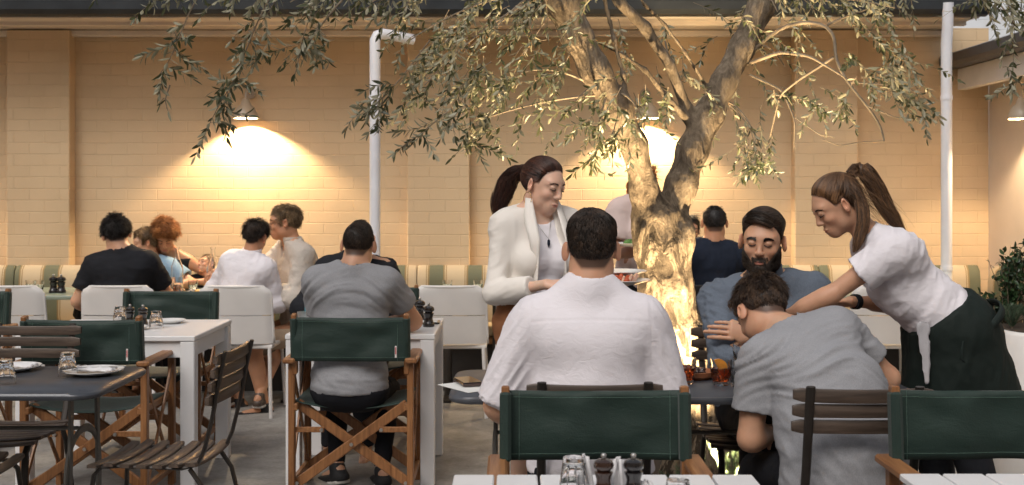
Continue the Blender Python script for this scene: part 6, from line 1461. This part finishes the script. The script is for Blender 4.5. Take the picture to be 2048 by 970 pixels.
def plate(label, loc, r=.115, food=None, napkin=False, fork=False, group='white plates'):
    t = thing('plate', label, 'plate', loc, group=group)
    o_ = MB().lathe([(.0005, .0), (r*.58, .0), (r*.62, .003), (r*.93, .013), (r, .017), (r, .0195), (r*.93, .017), (r*.66, .0065), (r*.58, .0045), (.0005, .0045)], 40).build('dish', M['china'], t, auto=60)
    z = loc[2]
    if food:
        g = np.random.default_rng(int(abs(loc[0])*1000)); F_ = Field((-r*.6, -r*.6, -.01), (r*.6, r*.6, .06), .0045)
        for _ in range(26): a = g.uniform(0, 6.28); q = r*.42*math.sqrt(g.uniform(0, 1)); F_.op(ell((q*math.cos(a), q*math.sin(a), .010+.016*(1-q/(r*.5))+g.uniform(0, .006)), g.uniform(.008, .018, 3), .004))
        V, Q = F_.mesh(); fo = meshobj('food', V, Q, food, None); fo.location = loc; tag(fo, 'helping of food on the '+label[:60].rsplit(' ', 0)[0], 'food')
        fo['label'] = {'food_red': 'red tomato dish on the plate the woman in the blazer carries', 'food_green': 'green salad on the plate behind the trunk'}.get([k for k, v in M.items() if v == food][0], '') or 'golden food heaped on the '+label
        del fo['label']; fo['label'] = ' '.join((('red tomato food' if food == M['food_red'] else 'green salad leaves' if food == M['food_green'] else 'golden brown food')+' on the '+label).split()[:16])
    if napkin:
        n_, m_ = 12, 10; g_ = np.zeros((n_, m_, 3))
        for i in range(n_):
            for j in range(m_): g_[i, j] = (-.075+.16*i/(n_-1), -.035+.07*j/(m_-1)+.004*math.sin(i), .021+.004*math.sin(j*1.3+i*.5)+.002*math.sin(i*2))
        nk = MB().slab(g_, .006).build('napkin', M['napkin'], None, smooth=True); nk.location = loc; tag(nk, 'folded white napkin on the '+' '.join(label.split()[:10]), 'napkin')
    if fork:
        fk = thing('fork', 'steel fork on the napkin of the '+' '.join(label.split()[:8]), 'fork', (loc[0], loc[1], z+.027), R(8)); MB().box((.0, 0, 0), (.12, .007, .002), ch=.0008).build('handle', M['steel'], fk); b_ = MB().box((.075, 0, .001), (.03, .018, .002), ch=.0008)
        for q in range(4): b_.box((.105, -.0075+.005*q, .002), (.035, .0024, .0018), ch=.0005)
        b_.build('tines', M['steel'], fk)
    return t
def bottle(label, loc, m, h=.31, r=.038, level=.45, lab=None, group='glass bottles'):
    t = thing('bottle', label, 'bottle', loc, group=group); o_ = [(.0005, 0), (r*.95, 0), (r, .006), (r, h*.50), (r*.93, h*.58), (r*.5, h*.74), (r*.36, h*.82), (r*.34, h*.955), (r*.42, h*.96), (r*.42, h)]
    i_ = [(a-.0028, b) for a, b in o_[3:][::-1]]+[(r-.003, .010), (.0005, .010)]; MB().lathe(o_+i_, 28, close=False).build('wall', m, t, smooth=False, auto=50)
    if level: MB().lathe([(.0005, .0105), (r-.0035, .0105), (r-.0035, h*level), (.0005, h*level)], 24).build('drink', M['water'], t)
    if lab: MB().lathe([(r+.0006, h*.12), (r+.0006, h*.42)], 28, close=False).build('paper_label', lab, t)
    return t
z1 = .750; z2 = .7375
# foreground slatted table
tumbler('large upturned tumbler left of the two mills on the front table', (.143, 2.67, z1), group='tumblers on the front table', r=.034, h=.088)
tumbler('upturned tumbler at the bottom edge right of the mills on the front table', (.355, 2.46, z1), group='tumblers on the front table', r=.034, h=.088)
mill('dark brown mill beside the large tumbler on the front table', (.212, 2.66, z1), M['mill_brown'], .096); mill('glossy black mill to the right of the brown one on the front table', (.281, 2.66, z1), M['mill_black'], .096)
def fan(label, loc, rz, w_=.05, h=.075):
    n_, m_ = 14, 8; g_ = np.zeros((n_, m_, 3))
    for i in range(n_):
        for j in range(m_): v = j/(m_-1); g_[i, j] = ((i/(n_-1)-.5)*w_*(1-.55*v)+.004*math.sin(i*2)*v, .014*math.sin(i*1.1)*(1-.4*v)+.02*v, h*v*(1-.25*abs(i/(n_-1)-.5)*v))
    o = MB().slab(g_, .002).build('napkin', M['napkin'], None, smooth=True); o.location = loc; o.rotation_euler = (0, 0, rz); tag(o, label, 'napkin', 'folded napkins on the front table')
fan('folded white napkin standing between the tumbler and the brown mill', (.176, 2.70, z1), .3, .05, .085); fan('folded white napkin standing between the two mills', (.247, 2.70, z1), -.2, .05, .078); fan('low folded napkin to the right of the black mill', (.322, 2.66, z1), .6, .05, .035)
# dark table at the left edge
tumbler('upturned tumbler beside the plate on the dark table at the left', (-1.727, 4.47, z2), group='tumblers on the dark left table', h=.092); tumbler('upturned tumbler cut off by the left edge of the picture', (-1.885, 4.28, z2), group='tumblers on the dark left table', h=.092)
plate('white plate with napkin and fork on the dark left table, fully in view', (-1.645, 4.52, z2), napkin=True, fork=True); plate('white plate at the left edge of the picture, behind the cut-off tumbler', (-2.0, 4.62, z2), .105, napkin=True)
# white table, left of the middle
tumbler('upturned tumbler left of the mills on the white table', (-2.10, 6.16, z1), group='tumblers on the white table'); tumbler('upturned tumbler right of the mills on the white table, nearest the viewer', (-1.835, 5.93, z1), group='tumblers on the white table')
mill('left one of the two black mills on the white table with upturned tumblers', (-2.02, 6.08, z1), M['mill_black'], .105); mill('right one of the two black mills on the white table with upturned tumblers', (-1.945, 6.06, z1), M['mill_black'], .105)
plate('small white plate at the far edge of the white table', (-1.83, 6.16, z1), .08); plate('small white plate behind the nearer tumbler on the white table', (-1.93, 5.86, z1), .075)
# table of the man in the grey T-shirt
mill('black mill by the elbow of the man in the grey T-shirt', (-.435, 6.0, z1), M['mill_black'], .12); mill('black mill behind the first one, near the person in black', (-.505, 6.3, z1), M['mill_black'], .12)
tr_ = thing('bill_tray', 'small dark bill tray behind the mill on the white table', 'tray', (-.475, 6.16, z1)); MB().prism(rrect(.18, .12, .01, 3), 0, .010, .002).build('tray', M['mill_black'], tr_)
pp = MB().box((0, 0, 0), (.15, .085, .001), ch=.0002).build('receipt', M['paper']); pp.location = (-.475, 6.15, z1+.0115); tag(pp, 'white receipt lying on the small dark bill tray', 'paper')
tumbler('milky plastic cup at the left corner of the table of the man in grey', (-1.075, 5.93, z1), False, .034, .085, group='', cup=M['milky']); bottle('green glass bottle with light blue label, left of the man in grey', (-1.085, 6.2, z1), M['glass_g'], .25, .032, 0, mat('blue_label', (.10, .38, .50), .5, var=.05))
# long dark table
def cocktail(label, loc, orange=True, group='amber cocktails'):
    t = tumbler(label, loc, False, .041, .095, group=group); t.name = 'cocktail_glass'; r = .041
    MB().lathe([(.0005, .014), (r*.74, .0145), (r*.93, .062), (.0005, .062)], 24).build('drink', M['amber'], t)
    ic = MB()
    for q in ((-.008, .006, .056), (.012, -.004, .058), (0, .014, .05)): ic.box(q, (.02, .02, .02), rotx(.4) @ rotz(q[0]*60), ch=.003)
    ic.build('ice', M['water'], t)
    if orange:
        a = np.linspace(0, math.pi, 14); o = MB().slab(np.array([[(0, 0, 0), (.016*math.cos(q), 0, .016*math.sin(q)), (.036*math.cos(q), 0, .036*math.sin(q))] for q in a]), .006).build('orange_slice', M['orange'], t)
        o.location = (-.012, -.012, .062); o.rotation_euler = (R(8), R(62), R(15))
    return t
cocktail('amber cocktail with an orange slice beside the olive dish', (.775, 4.27, z2)); cocktail('amber cocktail half hidden by the arm of the man in the white shirt', (.648, 4.30, z2), False)
tumbler('clear tumbler of water beside the head of the hunched man', (.835, 4.24, z2), False, .038, .09, group='upright tumblers on the long table'); tumbler('lower clear tumbler of a stack of two behind the water tumbler', (.875, 4.36, z2), False, .038, .09, group='upright tumblers on the long table'); tumbler('upper clear tumbler stacked inside the lower one', (.875, 4.36, z2+.05), False, .038, .09, group='upright tumblers on the long table')
dh = thing('olive_dish', 'round terracotta dish next to the amber cocktail', 'dish', (.705, 4.42, z2)); MB().lathe([(.0005, 0), (.055, 0), (.072, .012), (.078, .030), (.074, .031), (.066, .014), (.0005, .008)], 32).build('bowl', M['terra'], dh)
g = np.random.default_rng(2); ob = MB()
V_ = Field((-.07, -.07, 0), (.07, .07, .05), .004)
for _ in range(30): a = g.uniform(0, 6.28); q = .055*math.sqrt(g.uniform(0, 1)); V_.op(ell((q*math.cos(a), q*math.sin(a), .018+g.uniform(0, .012)), (.0095, .0085, .0085), .001))
V, Q = V_.mesh(); o = meshobj('olives', V, Q, M['olive']); o.location = (.705, 4.42, z2+.004); tag(o, 'dark olives heaped in the terracotta dish', 'food', kind='stuff')
ph = thing('phone', 'black phone with folded leather case on papers at the left end of the long table', 'phone', (-.165, 4.27, z2+.004), R(20)); MB().prism(rrect(.075, .145, .012, 4), 0, .012, .003).build('case', M['mill_brown'], ph); MB().prism(rrect(.068, .138, .010, 4), .0125, .016, .001).build('screen', M['screen'], ph)
pp = MB().prism(rrect(.15, .21, .003, 2), 0, .002, .0005).build('menu_sheet', M['paper']); pp.location = (-.155, 4.22, z2+.0005); pp.rotation_euler = (0, 0, R(35)); tag(pp, 'white sheet of paper under the phone', 'paper')
pp = MB().prism(rrect(.17, .2, .003, 2), 0, .003, .0005).build('napkin', M['napkin']); pp.location = (.06, 4.14, z2+.0005); pp.rotation_euler = (0, 0, R(25)); tag(pp, 'white paper napkin left of the man in the white shirt', 'napkin')
# plates that are carried
for (x, y, d, nm, fd) in ((1243, 568, 4.62, 'white plate held lowest front by the woman in the blazer', M['food_red']), (1238, 550, 4.74, 'white plate held behind the first by the woman in the blazer', None)):
    plate(nm, tuple(px(x, y, d)), .115, fd, group='plates carried by the woman in the blazer')
plate('white plate carried behind the trunk by the waitress in pale pink', tuple(px(1262, 492, 6.82)), .115, M['food_green'], group='')
# tables along the bench
bottle('clear water bottle nearer the woman with ginger hair', (-2.33, 8.0, z1), M['glass'], .32, .042, .35); bottle('clear water bottle between the toddler and the boy', (-2.075, 7.98, z1), M['glass'], .32, .042, .25)
for x, y, l in ((-2.205, 7.95, 'glass in front of the toddler'), (-2.345, 7.86, 'glass near the front edge of the family table, below the left bottle'), (-1.475, 7.92, 'glass beside the food plates of the man in linen'), (-3.34, 7.98, 'left glass of the pair on the far left table'), (-3.27, 7.95, 'right glass of the pair on the far left table'), (-.45, 7.98, 'glass left of the bread plate in the middle'), (-.235, 7.98, 'glass right of the bread plate in the middle')):
    tumbler('small clear '+l, (x, y, z1), False, .034, .09, group='glasses on the bench tables')
plate('plate nearer the viewer in front of the man in linen', (-1.56, 7.93, z1), .12, M['food_gold'], group='plates on the bench tables'); plate('plate farther from the viewer in front of the man in linen', (-1.60, 8.22, z1), .12, M['food_gold'], group='plates on the bench tables')
plate('bread plate behind the empty white chair', (-.345, 8.0, z1), .12, M['food_gold'], group='plates on the bench tables'); plate('dark rimmed plate below the toddler on the family table', (-2.12, 7.90, z1), .12, M['food_gold'], group='plates on the bench tables'); plate('small plate on the pale sage table beside the right downpipe', (2.98, 8.1, z1), .07, group='plates on the bench tables')
for x, l in ((-3.19, 'first black mill from the left on the far left bench table'), (-3.135, 'second black mill from the left on the far left bench table'), (-3.0, 'third black mill from the left, by the shoulder of the man in black'), (-2.945, 'fourth black mill from the left, touching the shoulder of the man in black')): mill(l, (x, 8.0, z1), M['mill_black'], .125)
# bag on the bench at the far left
F_ = Field((-.2, -.16, -.02), (.2, .16, .26), .011)
for q in (ell((0, 0, .10), (.16, .11, .12), .03), ell((-.07, .0, .13), (.08, .10, .10), .03), ell((.08, -.02, .07), (.09, .11, .08), .03)): F_.op(q)
F_.cut(lambda X, Y, Z: -Z); V, Q = F_.mesh(); V = V+fbm(V*14, 3)[:, None]*.008; bg = thing('bag', 'black bag slumped on the bench under the far left table', 'bag', (-3.06, 8.46, .472)); meshobj('pouch', V, Q, C_BLACK, bg); MB().tube([(-.09, -.09, .16), (-.06, -.12, .24), (.03, -.12, .25), (.07, -.09, .15)], .008, 8).build('strap', C_BLACK, bg, smooth=True)
